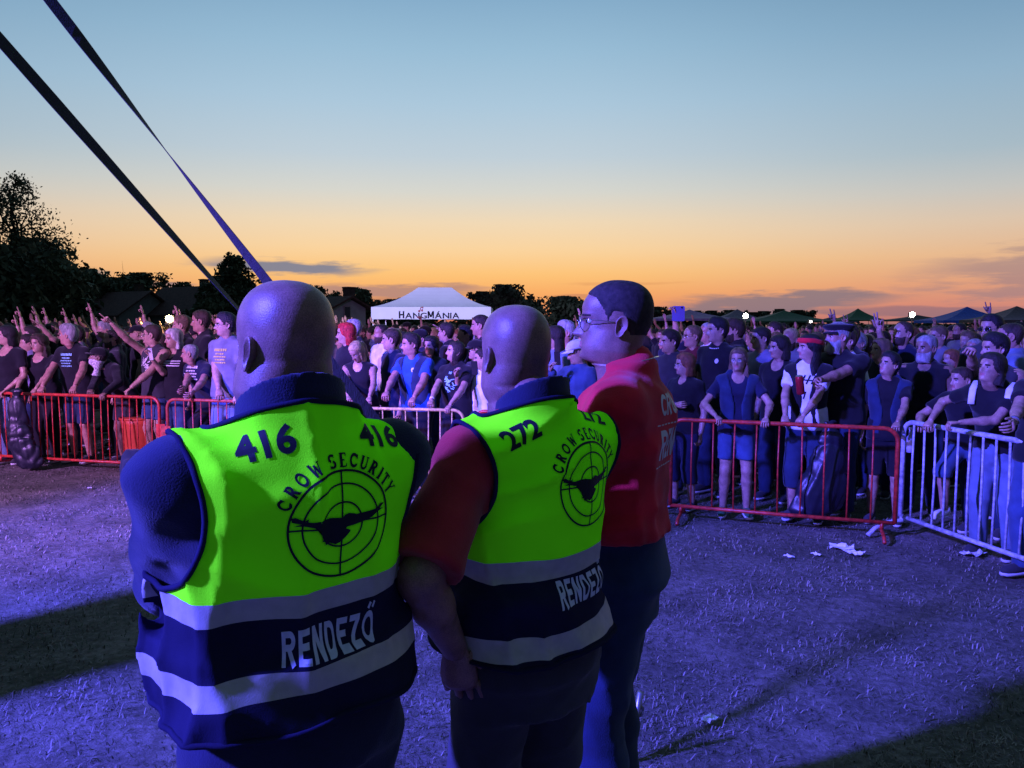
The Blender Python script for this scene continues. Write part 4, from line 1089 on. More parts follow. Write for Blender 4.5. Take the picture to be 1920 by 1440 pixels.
# ------------------------------------------------------------------ straps
def strap(name, pts, w, turns, label, width_dir=None):
    a, b = Vector(pts[0]), Vector(pts[1]); D = (b-a); T = D.normalized(); n = 160; V = []; F = []
    u = T.cross(Vector((0, 1, 0))).normalized(); v = T.cross(u).normalized()
    for i in range(n+1):
        t = i/n; ph = turns(t); c = a+D*t+Vector((0, 0, -.03*math.sin(math.pi*t))); dr = u*math.cos(ph)+v*math.sin(ph); nn = T.cross(dr)
        for s1, s2 in ((-1, -1), (1, -1), (1, 1), (-1, 1)): V.append(c+dr*(w/2*s1)+nn*(.0012*s2))
    for i in range(n):
        for j in range(4): F.append((i*4+j, i*4+(j+1) % 4, (i+1)*4+(j+1) % 4, (i+1)*4+j))
    o = mesh_obj(name, [tuple(q) for q in V], F, mat('webbing', (.040, .034, .034), .75, .15, 90, .3, 300, stretch=(1, 1, .2)), smooth=False); tag(o, label, 'strap', 'tie-down straps running to a ground stake')
    return o
STK = P(1178, 1392, 3.1)
def above(px, py, d, extra):
    p = P(px, py, d); return STK+(p-STK)*extra
SA = above(0, 60, 2.7, 1.6); SB = above(105, 0, 2.75, 1.6)
strap('strap', (SA, STK), .046, lambda t: float(np.interp(t, [0, .42, .59, .75, 1], [-.75, -.85, -1.65, -2.8, -3.1])), 'lower of two grey tie-down straps crossing the sky to the bald head')
strap('strap', (SB, STK), .042, lambda t: float(np.interp(t, [0, .39, .45, .502, .56, .61, .70, 1], [-.3, -.7, -1.5, -2.05, -2.6, -2.95, -3.5, -3.7])), 'upper twisted tie-down strap crossing the sky at the upper left')
t = empty('ground_stake', (STK.x, STK.y, 0)); tag(t, 'steel stake in the grass behind the hi-vis men holding the straps', 'stake')
m = MB(); m.tube([(0, 0, -.1), (.02, 0, .12), (.05, 0, .30)], .014, 8); mb_obj('spike', m, mat('steel', (.3, .3, .3), .4, metal=.8), t, True)
m = MB(); m.tube([(.03+.03*math.cos(a), .0, .22+.03*math.sin(a)) for a in np.linspace(0, 6.28, 14)], .006, 6); mb_obj('ring', m, mat('steel', (.3, .3, .3)), t, True)
unseen_stage_tower(-4.2, 2.95, 6.2, .5)

# ------------------------------------------------------------------ bags, litter, bins
def blob(name, loc, fn, lo, hi, vox, m_, label, cat, group=None):
    V, F = surface_nets(fn, lo, hi, vox); o = mesh_obj(name, V, F, m_); o.location = loc; tag(o, label, cat, group); return o
BAGM = mat('bag_plastic', (.012, .013, .022), .42, .2, 12, .25, 16, .5)
def bagfn(h, w, seed, top=.05):
    def f(p):
        t = np.clip(p[:, 2]/h, 0, 1); sway = .07*np.sin(t*3.6+seed)
        r_ = np.interp(t, [0, .06, .25, .55, .85, .97, 1], [w*.75, w*1.0, w*1.05, w*.80, w*.45, top, top*1.6])
        a = np.arctan2(p[:, 1], p[:, 0]-sway)
        cr = (.030*np.abs(np.sin(a*2.5+seed+p[:, 2]*2.2+.8*np.sin(p[:, 2]*7)))+.014*np.abs(np.sin(a*6-p[:, 2]*5+seed*2)))*(.4+.6*(1-t))-.035*crease(p, 13, seed)
        return (np.hypot(p[:, 0]-sway, p[:, 1]*1.9)-r_+cr)*.55+np.maximum(0, np.maximum(p[:, 2]-h, -p[:, 2]))
    return f
q = rail('L1', 45, 0, -.05); blob('rubbish_bag', (q.x, q.y-.10, .02), bagfn(.98, .20, 2), (-.4, -.3, -.02), (.4, .3, 1.02), .016, BAGM, 'black rubbish bag hanging on the far left barrier down to the grass', 'bag', 'black rubbish bags tied to the barriers')
q = rail('R1', 1550, 0, .20); blob('rubbish_bag', (q.x, q.y, .10), bagfn(.86, .24, 5), (-.5, -.3, -.02), (.5, .3, .9), .016, BAGM, 'black rubbish bag hanging behind the right red barrier', 'bag', 'black rubbish bags tied to the barriers')
q = G(252, 893); blob('backpack', (q.x, q.y, 0), lambda p: smin(loft(p, [(0, .16, .10, -.10), (.12, .17, .11, -.11), (.26, .14, .09, -.09), (.33, .08, .05, -.05)]), rcone(p, (0, -.11, .10), (0, -.11, .17), .08, .07), .03)+.008*fold(p, 22, 3), (-.26, -.28, -.02), (.26, .2, .42), .016, cloth('darkdenim'), 'small dark backpack left on the grass beside the red barrier end', 'backpack')
t = empty('litter_bin', tuple(P(262, 800, 9.9).xy)+(0,)); tag(t, 'orange red plastic bin standing behind the left barrier', 'bin')
m = MB(); m.tube([(0, 0, 0), (0, 0, .06), (0, 0, .55), (0, 0, .62)], [.17, .18, .22, .235], 20); mb_obj('body', m, mat('bin_plastic', (.55, .07, .03), .45, .15), t, True)
m = MB(); m.tube([(.235*math.cos(a), .235*math.sin(a), .62) for a in np.linspace(0, 6.283, 21)], .014, 6); mb_obj('rim', m, mat('bin_plastic', (.55, .07, .03)), t, True)
def paper(px, py, s_, label, seed, mm=None):
    r = np.random.RandomState(seed); q = G(px, py); n = 7; V = []; F = []
    for i in range(n):
        for j in range(n): V.append(((i/(n-1)-.5)*s_*1.5+r.randn()*s_*.03, (j/(n-1)-.5)*s_+r.randn()*s_*.03, .012+abs(r.randn())*s_*.13))
    for i in range(n-1):
        for j in range(n-1): F.append((i*n+j, (i+1)*n+j, (i+1)*n+j+1, i*n+j+1))
    o = mesh_obj('paper_scrap', V, F, mm or mat('paper', (.75, .75, .78), .8, .1), smooth=False); o.location = (q.x, q.y, 0); o.rotation_euler = (0, 0, r.rand()*3)
    sm = o.modifiers.new('t', 'SOLIDIFY'); sm.thickness = .0015
    tag(o, label, 'litter', 'paper scraps on the grass'); return o
paper(1578, 1030, .12, 'largest crumpled white paper on the grass left of the galvanised barrier foot', 1)
paper(1602, 1040, .09, 'white paper piece touching the largest crumpled one', 2)
paper(1480, 1046, .05, 'small bluish scrap left of the crumpled papers', 3)
paper(1530, 1042, .05, 'tiny pale scrap between the small scrap and crumpled papers', 4)
paper(766, 1083, .11, 'flat white scrap on the grass between the two hi-vis men', 5)
paper(1825, 1040, .13, 'pale square of card in front of the galvanised barrier', 6)
paper(1330, 1352, .05, 'tiny pale scrap low in the violet grass right of the jeans', 7)
paper(420, 912, .06, 'small scrap in the left grass beside the navy sleeve', 8)
paper(168, 917, .04, 'tiny scrap on the grass below the left barrier', 9)
def loop_strap():
    c = P(762, 1020, 2.4); V = MB(); V.tube([c+Vector((0, 0, .09)), c+Vector((.02, 0, .05)), c+Vector((.026, 0, 0)), c+Vector((.018, 0, -.06)), c+Vector((0, .02, -.10))], .016, 8, flat=.15, up=(0, 1, 0))
    return V

# ================================================================== the three men in front
NEON = mat('neon_fabric', (.32, 2.05, .012), .8, .08, 5, .12, 420, diffuse=True)
REFL = mat('reflective_tape', (.40, .39, .34), .45, .10, 40, .12, 420, .5)
NAVY = mat('navy_vest', (.012, .012, .034), .9, .2, 8, .15, 400, .12)
PRINT = mat('print_dark', (.006, .007, .012))
BAR = bar2d
def crow_text(Rr):
    def arc(cx, cy, r_, a0, a1, w, rx=.8): return ring2d(cx, cy, r_, w*1.35, a0, a1, 20, rx)
    def bar2d(a, b, c, d, w): return BAR(a, b, c, d, w*1.35, 12)
    gl = {'C': [arc(.38, .5, .42, 40, 320, .17), bar2d(.66, .62, .68, .95, .07), bar2d(.64, .12, .70, .30, .06)],
          'R': [bar2d(.15, .02, .15, .98, .18), bar2d(-.02, .03, .32, .03, .06), bar2d(-.02, .97, .34, .97, .06), arc(.32, .72, .20, -90, 90, .15, 1.0), bar2d(.15, .92, .34, .92, .10), bar2d(.15, .52, .34, .52, .10), bar2d(.34, .5, .58, .05, .17), bar2d(.48, .03, .76, .03, .06)],
          'O': [arc(.38, .5, .42, 0, 360, .16, .82)],
          'W': [bar2d(.08, .97, .28, .03, .15), bar2d(.28, .03, .46, .85, .08), bar2d(.46, .85, .66, .03, .15), bar2d(.66, .03, .86, .97, .07), bar2d(-.04, .97, .22, .97, .06), bar2d(.74, .97, .98, .97, .06)],
          'S': [arc(.34, .72, .21, 30, 250, .14, 1.1), arc(.34, .28, .21, -150, 75, .14, 1.1), bar2d(.56, .74, .56, .98, .05), bar2d(.10, .02, .10, .26, .05)],
          'E': [bar2d(.15, .02, .15, .98, .18), bar2d(.0, .04, .60, .04, .08), bar2d(.0, .96, .58, .96, .08), bar2d(.2, .5, .46, .5, .08), bar2d(.60, .02, .62, .25, .06), bar2d(.57, .76, .57, .98, .06)],
          'U': [bar2d(.14, .95, .14, .34, .17), arc(.38, .34, .26, 180, 360, .14, .92), bar2d(.62, .34, .62, .95, .08), bar2d(-.02, .97, .30, .97, .06), bar2d(.48, .97, .76, .97, .06)],
          'I': [bar2d(.15, .02, .15, .98, .18), bar2d(-.02, .03, .32, .03, .06), bar2d(-.02, .97, .32, .97, .06)],
          'T': [bar2d(.34, .02, .34, .96, .18), bar2d(.02, .94, .66, .94, .09), bar2d(.04, .72, .04, .96, .06), bar2d(.64, .72, .64, .96, .06), bar2d(.2, .03, .48, .03, .06)],
          'Y': [bar2d(.36, .02, .36, .5, .17), bar2d(.36, .45, .10, .95, .15), bar2d(.36, .45, .64, .95, .08), bar2d(-.04, .97, .24, .97, .06), bar2d(.5, .97, .78, .97, .06), bar2d(.2, .03, .52, .03, .06)]}
    out = []; h = .25*Rr
    for ch, a in zip('CROWSECURITY', (155, 142, 129.5, 116, 97.5, 86.5, 76, 65, 54, 45, 36.5, 26.5)):
        it = join2d(gl[ch]); it = xf2d(it, -.36 if ch != 'I' else -.15, 0); it = xf2d(it, 0, 0, a-90, h*.92, h) if False else it
        v, f = it; v = v*np.array((h*.86, h)); v[:, 1] += 1.06*Rr; c, s_ = math.cos(R(a-90)), math.sin(R(a-90))
        out.append((np.stack([v[:, 0]*c-v[:, 1]*s_, v[:, 0]*s_+v[:, 1]*c], 1), f))
    return join2d(out)
def crow_bird(Rr):
    raw = [(455, 760), (545, 785), (470, 800), (540, 803), (480, 838), (560, 820), (640, 822), (760, 815), (810, 800), (822, 830), (790, 870), (750, 880), (720, 905), (735, 935), (722, 955), (750, 960), (765, 995), (790, 965), (800, 940), (835, 930), (850, 980), (885, 955), (905, 930), (935, 890), (968, 840), (965, 825), (925, 815), (930, 800), (1000, 775), (1090, 735), (1160, 690), (1210, 635), (1285, 595), (1235, 600), (1283, 548), (1225, 590), (1240, 545), (1205, 595), (1150, 625), (1080, 650), (1010, 672), (960, 695), (975, 680), (995, 665), (940, 663), (905, 680), (885, 712), (840, 715), (760, 718), (690, 740), (620, 770), (585, 772), (590, 740), (560, 770), (490, 745)]
    M_ = np.array([[440, -37], [-112, -512]]); P_ = (np.array(raw)-np.array((888, 778))) @ np.linalg.inv(M_).T
    return shape2d(P_*Rr)
def target(Rr):
    return join2d([ring2d(0, 0, Rr, .045*Rr), ring2d(0, 0, .76*Rr, .035*Rr), ring2d(0, 0, .42*Rr, .035*Rr), bar2d(-Rr, 0, Rr, 0, .035*Rr, 20), bar2d(0, -Rr, 0, Rr, .035*Rr, 20)])
def hivis(sp, rows, drow, num, logo, logoR, nums, rend, grow=.03, hole=(.30, .16, .21, 1.345, .14), hemz=None, folds=.007, seed=5, neckr=.098, hxr=.045):
    K = sp['_']; s = K['s']; root = K['root']; inv = K['inv']; tors = K['tors']; pel = K['pel']; up = K['up']; arms = K['arms']; fat = sp.get('fat', 0)
    zs = [P(960, r_, drow).z/s for r_ in rows]            # neon|tape|navy|tape|navy|hem
    def f(p):
        q = inv(p); fl = np.clip((1.30-q[:, 2])/.4, 0, 1)
        d = loft(q, tors, grow, 2.35)-fl*.016
        d = smin(d, loft(p, pel, grow+.012)-fl*.006, .06)
        d = smin(d, rcone(q, (0, -.024, 1.38), (0, -.022, 1.50), sp.get('colr', .08)+.045, sp.get('colr', .08)+.022), .05)
        for sd in (-1, 1): d = smin(d, rcone(q, (sd*.07, -.02, 1.405), (sd*(.195+fat*.5), -.012, 1.400), .084, .080), .06)
        # cloth folds: drape lines from the shoulders, slack round the waist
        a = np.arctan2(q[:, 0], -q[:, 1])
        d = d+folds*.7*fold(q*np.array((1, 1, .45)), 14, seed)+folds*1.0*crease(q*np.array((1, 1, .7)), 17, seed)+folds*.25*fold(q, 50, seed+1)+folds*.6*fl*np.sin(q[:, 2]*34+3*np.sin(a*2.0)+seed)
        return d
    lo = np.array((-.42, -.40, zs[-1]-.03)); hi = np.array((.42, .45, 1.60))
    V, F = surface_nets(f, lo, hi, .0095)
    hx, hrx, hry, hz0, hrz = hole
    armhole = lambda p: 1-np.sqrt(((np.abs(inv(p)[:, 0])-hx-hxr*(inv(p)[:, 0] > 0))/hrx)**2+((inv(p)[:, 1]+.0)/hry)**2+((inv(p)[:, 2]-hz0)/hrz)**2)
    neck = lambda p: np.minimum(1-np.hypot(inv(p)[:, 0]/.15, (inv(p)[:, 1]+.012)/.17), (inv(p)[:, 2]+.45*(inv(p)[:, 1]+.1)-1.530)*8)
    hem = lambda p: zs[-1]+.004*np.sin(p[:, 0]*22)-p[:, 2]
    wav = lambda p: .0022*np.sin(p[:, 0]*31+2*np.sin(p[:, 1]*19))
    lines = [(lambda p, z=z: (z+wav(p)-p[:, 2])) for z in zs[:-1]]
    bm = cut_mesh(V, F, [armhole, neck, hem]+lines, [1, 1, 1]+[0]*len(lines))
    loops = boundary_loops(bm)
    me = bpy.data.meshes.new('vest')
    for v in bm.verts: v.co *= s
    for fc in bm.faces:
        z = fc.calc_center_median().z/s; c = fc.calc_center_median()/s; zz = z-float(wav(np.array([c[:]]))[0])
        k = sum(zz < a for a in zs[:-1]); fc.material_index = [0, 1, 2, 1, 2][min(k, 4)]; fc.smooth = True
    tv = np.array([v.co[:] for v in bm.verts]); bm.verts.index_update(); tf = [tuple(v.index for v in fc.verts) for fc in bm.faces]
    bm.to_mesh(me); bm.free()
    for m_ in (NEON, REFL, NAVY): me.materials.append(m_)
    vest = bpy.data.objects.new('hi_vis_vest', me); COL.objects.link(vest); vest.parent = root
    for l in loops:
        if len(l) < 30: continue
        pts = [np.array(q)*s for q in l[:-1]][::2]; n = len(pts); pm = MB()
        sm = [(pts[i-1]+2*pts[i]+pts[(i+1) % n])/4 for i in range(n)]; pm.tube(sm+[sm[0], sm[1]], .0062, 6, cap=False)
        mesh_obj('piping', np.concatenate(pm.v), pm.f, NAVY, None, vest)
    # prints: start points sit behind the back (local -Y), rays go along +Y
    Rr = logoR
    lx, lz = logo
    mp = lambda u, v: (u+lx, -1.0, v+lz)
    decal('emblem', target(Rr), tv, tf, mp, (0, 1, 0), PRINT, vest)
    decal('crow_print', crow_bird(Rr), tv, tf, mp, (0, 1, 0), PRINT, vest, off=.0016)
    decal('lettering', crow_text(Rr), tv, tf, mp, (0, 1, 0), PRINT, vest)
    for (nx, nz, size, rot, dr) in nums:
        it = text_mesh(num, size, size*.035, align='CENTER'); it = (it[0]*np.array((.92, 1.0)), it[1]); it = xf2d(it, 0, 0, rot)
        dv = Vector(dr).normalized(); ax = Vector((1, 0, 0)); ax = (ax-dv*ax.dot(dv)).normalized(); ay = ax.cross(-dv) if False else (-dv).cross(ax)
        c0 = Vector((nx, -.12, nz))-dv*.6
        decal('number', it, tv, tf, lambda u, v: tuple(c0+ax*u+ay*v), dr, PRINT, vest)
    (rx, rz_, size) = rend
    it = block('RENDEZŐ', size*.74, .86)
    lum = mat('print_silver', (.52, .58, .66), .5, .12, 60)
    # wrap: the start point turns round the body so that the word follows the back
    def wrap(u, v):
        a = (u+rx)/.26; return ((math.sin(a)*1.0, -math.cos(a)*1.0+.0, v+rz_), (-math.sin(a), math.cos(a), 0))
    decal('lettering', it, tv, tf, wrap, (0, 1, 0), lum, vest)
    return vest

def belt_tors(add, yb=0): return None
G1 = dict(px=531, top=528, d=1.56, yaw=34, look=52, pitch=1, hair=None, hero=True, vox=.010, skin='guard', fat=.012, belly=.10, wide=1.06, hfwd=.0, L='fold', R='fold', shirt='navy', sleeve=1.5, loose=.010, sloose=.02, collar='navy', colr=.088,
          legs='trousers', legc='navy', hips=.93, hfat=.024, armthick=1.12, shoe='black', whitesole=0, folds=.005, nose=.9, head=1.02, hem=1.05, waist=1.08)
person(G1)
tag(G1['_']['root'], 'bald heavy security man, arms folded, hi-vis vest numbered 416 over navy shirt', 'person')
HOLE = (.338, .20, .20, 1.36, .175)
hivis(G1, (1128, 1172, 1270, 1314, 1372), 1.36, '416', (.046, 1.466), .104, [(-.082, 1.598, .074, 6, (0, 1, -.35)), (.150, 1.602, .070, -2, (0, 1, -.35))], (-.115, 1.206, .090), hole=HOLE, grow=.032, folds=.014)
G2 = dict(px=969, top=572, d=2.02, yaw=37, look=32, pitch=0, hair=None, hero=True, vox=.010, skin='guard', fat=.004, belly=.05, wide=1.0, hfwd=.03, L=((852, 1215, 1.80), 'splay', (-.9, -.5, .2), (.25, .10, -1), (-.8, -.7, 0)), R='fold',
          shirt='darkred', sleeve=.90, loose=.006, sloose=.014, collar='navy', colr=.080, legs='trousers', legc='charcoal', hfat=.016, armthick=1.06, shoe='black', whitesole=0, folds=.005, handscale=1.08, hem=1.06, waist=1.08)
person(G2)
tag(G2['_']['root'], 'bald security man, hand on hip, hi-vis vest numbered 272 over dark red shirt', 'person')
hivis(G2, (1046, 1084, 1178, 1216, 1226), 1.85, '272', (.078, 1.445), .106, [(-.105, 1.560, .068, 17, (0, 1, -.35)), (.165, 1.605, .066, -10, (0, 1, -.45))], (-.045, 1.146, .086), grow=.030, seed=8, hole=HOLE, folds=.012)
G3 = dict(px=1163, top=527, d=2.50, yaw=74, look=84, pitch=3, hair='buzz', hairc='dark', hero=True, vox=.012, skin='guard', fat=.012, belly=.05, wide=1.06, L='fold', R='fold', shirt='red', sleeve=.85, loose=.018, sk=.06, hem=1.03, waist=1.07, hfwd=.0,
          legs='trousers', legc='darkdenim', hips=.76, glasses=True, hfat=.016, armthick=1.02, shoe='black', folds=.009)
person(G3)
K3 = G3['_']; tag(K3['root'], 'tall man in glasses and bright red t-shirt seen from behind, facing left', 'person')
WPR = mat('print_white', (.62, .60, .60), .6, .1)
def wrap3(rx, rz_): 
    def f(u, v): a = (u+rx)/.21; return ((math.sin(a)*1.0, -math.cos(a)*1.0, v+rz_), (-math.sin(a), math.cos(a), 0))
    return f
tv3, tf3 = K3['sv']
decal('lettering', block('CROW', .066, 1.0, .1), tv3, tf3, wrap3(-.17, 1.565), (0, 1, 0), WPR, K3['shirt'])
decal('lettering', block('RENDEZŐ', .095, .75, .1), tv3, tf3, wrap3(-.17, 1.425), (0, 1, 0), WPR, K3['shirt'])
dsh = join2d([bar2d(x_, y_, x_+.018, y_, .004, 1) for x_ in np.arange(0, .42, .026) for y_ in (-.02, .112)])
decal('trim', dsh, tv3, tf3, wrap3(-.19, 1.425), (0, 1, 0), WPR, K3['shirt'])
nk = MB(); pts = [tuple(np.array(K3['up']((math.cos(a)*.078, -.022+math.sin(a)*.078, 1.515-.02*math.sin(a))))*K3['s']) for a in np.linspace(0, 6.283, 40)]
nk.tube(pts, .0016, 5, cap=False); mesh_obj('necklace', np.concatenate(nk.v), nk.f, mat('silver', (.6, .6, .6), .25, .05, metal=1), None, K3['root'])
#@@CROWD
# ================================================================== people along the barriers
FRONT = []
def fp(label, **k): k['label'] = label; FRONT.append(k)
def rl(key, px, hp='rail', **k): return (rail(key, px), hp)
# --- left barrier, from the left edge
fp('dark-haired woman in black v-neck and pale jeans, cut by the left edge', px=14, top=612, d=10.05, yaw=165, look=125, fem=True, hair='bob', hairc='black', shirt='black', scoop=.085, legs='trousers', legc='lightdenim', L=rl('L1', 8), R='down', whitesole=1, fat=.02)
fp('curly-haired woman in black v-neck leaning on the red barrier', px=72, top=628, d=10.1, yaw=175, look=160, fem=True, hair='curly', hairc='brown', shirt='black', scoop=.08, legs='trousers', legc='black', L=rl('L1', 62), R=rl('L1', 28), fat=.03, lean=6)
fp('grey-haired older man in black t-shirt with pale print, both hands on the barrier', px=126, top=610, d=10.0, yaw=165, look=95, hair='full', hairc='grey', skin='rosy', shirt='black', legs='shorts', legc='darkdenim', L=rl('L1', 134), R=rl('L1', 72), fat=.02, lean=10, prt='lines')
fp('crouching person in black cap, bandana and dark jacket bent over the barrier', px=176, top=655, d=9.75, yaw=150, look=110, hair='short', hairc='dark', skin='dim', shirt='black', sleeve=1.6, hat='cap', legs='short', legc='charcoal', L=rl('L1', 196), R=rl('L1', 166), lean=32, pitch=12, neckerchief=1)
fp('man in glasses and tank top stretching one arm up towards the stage', px=287, top=610, d=9.75, yaw=150, look=95, hair='short', hairc='brown', glasses=True, shirt='charcoal', sleeve=0, legs='short', legc='denim', L=rl('L2', 308) if False else (P(228, 745, 9.3), 'rail'), R=(P(206, 603, 9.5), 'point', (-.3, .2, -1)), prt='graphic')
fp('blonde woman in dark top holding up a phone beside the tank-top man', px=326, top=618, d=9.75, yaw=160, look=140, fem=True, hair='bob', hairc='white', shirt='black', scoop=.07, legs='trousers', legc='denim', L='down', R=(P(284, 672, 9.45), 'grip', (-.4, .1, -1), (0, .1, 1), (-.3, -1, 0)), prt='stripe', fat=.02)
fp('bald man leaning his forearms on the barrier, raised knee, printed dark tee', px=351, top=646, d=9.35, yaw=150, look=95, hair='buzz', hairc='grey', skin='rosy', shirt='navy', legs='short', legc='black', L=(P(352, 752, 8.75), 'relax'), R=(P(340, 754, 8.8), 'relax'), lean=24, legL=(-.12, .18, .30), legLk=(0, 1, .4), prt='lines', fat=.02)
fp('tall man in plain black t-shirt standing behind the leaning bald man', px=379, top=583, d=9.9, yaw=120, look=95, hair='short', hairc='brown', skin='rosy', shirt='black', L='down', R='down', fat=.02)
fp('fair man with hand at his mouth left of the tall black t-shirt man', px=342, top=592, d=10.6, yaw=130, look=100, hair='short', hairc='lightbrown', shirt='black')
fp('dark-haired man in glasses and grey tee with yellow letters at the barrier', px=424, top=588, d=9.1, yaw=160, look=115, hair='quiff', hairc='black', glasses=True, shirt='grey', legs='trousers', legc='lightdenim', L=(P(446, 745, 8.7), 'rail'), R=(P(412, 750, 8.75), 'rail'), prt='yellow')
# --- centre, yellow barrier
fp('red-haired woman with face half turned, behind the ponytailed woman', px=650, top=607, d=9.3, yaw=130, look=100, fem=True, hair='bob', hairc='red', shirt='black')
fp('bald man directly behind the red-haired woman', px=664, top=598, d=9.9, yaw=110, look=85, hair='buzz', hairc='grey', skin='rosy', shirt='black')
fp('blonde ponytailed woman in sleeveless black top looking down at the barrier', px=668, top=640, d=8.55, yaw=170, look=150, pitch=-35, fem=True, hair='pony', hairc='blonde', shirt='black', sleeve=0, L=rl('L3', 690), R=rl('L3', 652), lean=14, scoop=.06)
fp('young short-haired man in navy t-shirt gazing left past the blue shirt', px=735, top=618, d=9.0, yaw=125, look=92, hair='short', hairc='brown', shirt='navy', jaw=1.05)
fp('man in bright blue shirt and dark denim waistcoat with both hands on the yellow barrier', px=770, top=626, d=8.55, yaw=150, look=108, hair='quiff', hairc='dark', skin='rosy', shirt='blue', legs='trousers', legc='black', L=rl('L3', 770), R=rl('L3', 712), fat=.02, lean=8, waistcoat='darkdenim', prt='badge')
fp('woman in black t-shirt with hands on the yellow barrier and hair tied back', px=855, top=640, d=8.35, yaw=150, look=105, fem=True, hair='pony', hairc='dark', shirt='black', L=rl('L3', 843), R=rl('L3', 804), fat=.03, legs='shorts', legc='black', prt='graphic', wristband='R', bandc='white', pitch=8)
fp('round-faced dark-haired girl between the blue shirt and the black t-shirt woman', px=808, top=632, d=9.6, yaw=160, look=150, fem=True, hair='bob', hairc='black', shirt='charcoal')
fp('dark-haired man in black turned away behind the yellow barrier', px=838, top=606, d=10.2, yaw=80, look=70, hair='short', hairc='dark', shirt='black')
fp('tall short-haired man standing highest in front of the marquee corner', px=902, top=592, d=10.2, yaw=120, look=85, hair='short', hairc='dark', skin='rosy', shirt='black')
fp('person in white t-shirt holding a phone beside the bald head of number 272', px=906, top=655, d=8.3, yaw=130, look=95, hair='short', hairc='dark', shirt='white', R='phone', L='down')
fp('person in dark glasses and cap tilted down near the white t-shirt', px=893, top=640, d=9.4, yaw=130, look=100, hair='short', hairc='black', shirt='charcoal', hat='cap', glasses='sun')
# --- between the bald man 272 and the man in red
fp('grey-haired smiling man between number 272 and the spectacled man', px=1062, top=603, d=9.0, yaw=130, look=95, hair='quiff', hairc='grey', skin='rosy', shirt='orange')
fp('person in white cap and denim jacket holding up a phone', px=1083, top=641, d=7.9, yaw=135, look=100, pitch=-14, hair='short', hairc='brown', shirt='denim', sleeve=1.7, hat='cap', hatc='white', R='phone', L='down')
fp('woman with long dark hair filming behind the white cap', px=1042, top=612, d=8.6, yaw=120, look=85, fem=True, hair='long', hairc='dark', shirt='lightdenim', sleeve=1.7, R='phone', L='down')
# --- right red barrier
fp('young man with dark hair behind the shoulder of the man in red', px=1258, top=620, d=8.3, yaw=125, look=100, hair='quiff', hairc='dark', shirt='charcoal')
fp('brown-haired woman in glasses and black top, pink wristband', px=1285, top=664, d=7.55, yaw=130, look=92, fem=True, hair='bob', hairc='ginger', glasses=True, shirt='black', legs='capri', legc='navy', L='down', R='fold', wristband='R', bandc='lilac', fat=.03, scoop=.05)
fp('fair older man in glasses holding a white cup to his chin', px=1300, top=611, d=8.9, yaw=125, look=92, hair='receding', hairc='lightbrown', glasses=True, shirt='maroon', R='phone', L='down')
fp('tall young man with shaved sides and bead necklace in black t-shirt', px=1347, top=597, d=8.2, yaw=130, look=95, hair='quiff', hairc='black', shirt='black', beads=1, prt='badge', jaw=1.05)
fp('bearded man in dark shirt seen from behind right of the bead necklace', px=1380, top=600, d=9.2, yaw=70, look=75, hair='full', hairc='brown', beard=True, beardc='brown', shirt='black')
fp('long-haired woman in glasses, dark shirt and denim shorts holding the red barrier', px=1385, top=653, d=7.22, yaw=168, look=150, fem=True, hair='long', hairc='lightbrown', glasses=True, shirt='navy', legs='short', legc='denim', L=rl('R1', 1440), R=rl('R1', 1345), shoe='green', scoop=.065, lean=2, waistcoat='darkdenim')
fp('brown-haired man in lilac tee behind the smiling brunette', px=1428, top=615, d=8.6, yaw=125, look=95, hair='short', hairc='dark', shirt='lilac')
fp('smiling brunette woman with shoulder-length hair beside the white printed tee', px=1462, top=631, d=7.9, yaw=135, look=100, fem=True, hair='bob', hairc='dark', shirt='black', scoop=.07)
fp('black-haired woman in red bandana, white printed tee and black waistcoat at the barrier', px=1518, top=628, d=7.10, yaw=150, look=95, fem=True, hair='long', hairc='black', hat='band', hatc='red', shirt='white', legs='capri', legc='darkdenim', L=rl('R1', 1506), R=rl('R1', 1475), prt='tee', waistcoat='black', shoe='charcoal', pitch=4)
fp('big grey-bearded man in black flat cap reaching his arm across with a can', px=1572, top=606, d=7.22, yaw=140, look=95, hair='short', hairc='grey', hat='beret', beard=True, beardlen=.022, beardc='grey', skin='rosy', shirt='black', L=(P(1512, 724, 6.72), 'grip', (.6, -.2, -1)), R='down', fat=.045, wide=1.08)
fp('light-brown-haired woman smiling behind the person tilting the head back', px=1652, top=637, d=8.1, yaw=135, look=100, fem=True, hair='bob', hairc='lightbrown', shirt='black', pitch=8)
fp('short-haired person in dark waistcoat tilting the head back beside the flat-cap man', px=1668, top=662, d=7.0, yaw=150, look=110, pitch=16, hair='full', hairc='black', shirt='black', legs='shorts', legc='black', L=(P(1678, 812, 6.5), 'rail'), R='down', fem=True, waistcoat='darkdenim')
fp('balding man in dark tee raising his hand in a peace sign', px=1694, top=604, d=8.5, yaw=130, look=105, hair='receding', hairc='brown', beard=True, beardlen=.006, beardc='brown', shirt='navy', R=(P(1648, 618, 8.3), 'peace', (-.3, 0, -1), (0, .1, 1), (0, -1, 0)), pitch=8)
fp('grey-bearded man in black sleeveless top with bare thick arms', px=1738, top=630, d=7.4, yaw=140, look=112, hair='short', hairc='grey', beard=True, beardlen=.016, beardc='grey', skin='dim', shirt='black', sleeve=0, fat=.03, armthick=1.15, scoop=.06)
fp('man with dark hair and hand at his cheek right of the grey-bearded man', px=1866, top=628, d=6.6, yaw=130, look=92, hair='full', hairc='black', shirt='charcoal', sleeve=0, R=(P(1822, 662, 6.3), 'fist', (-.3, 0, -1)))
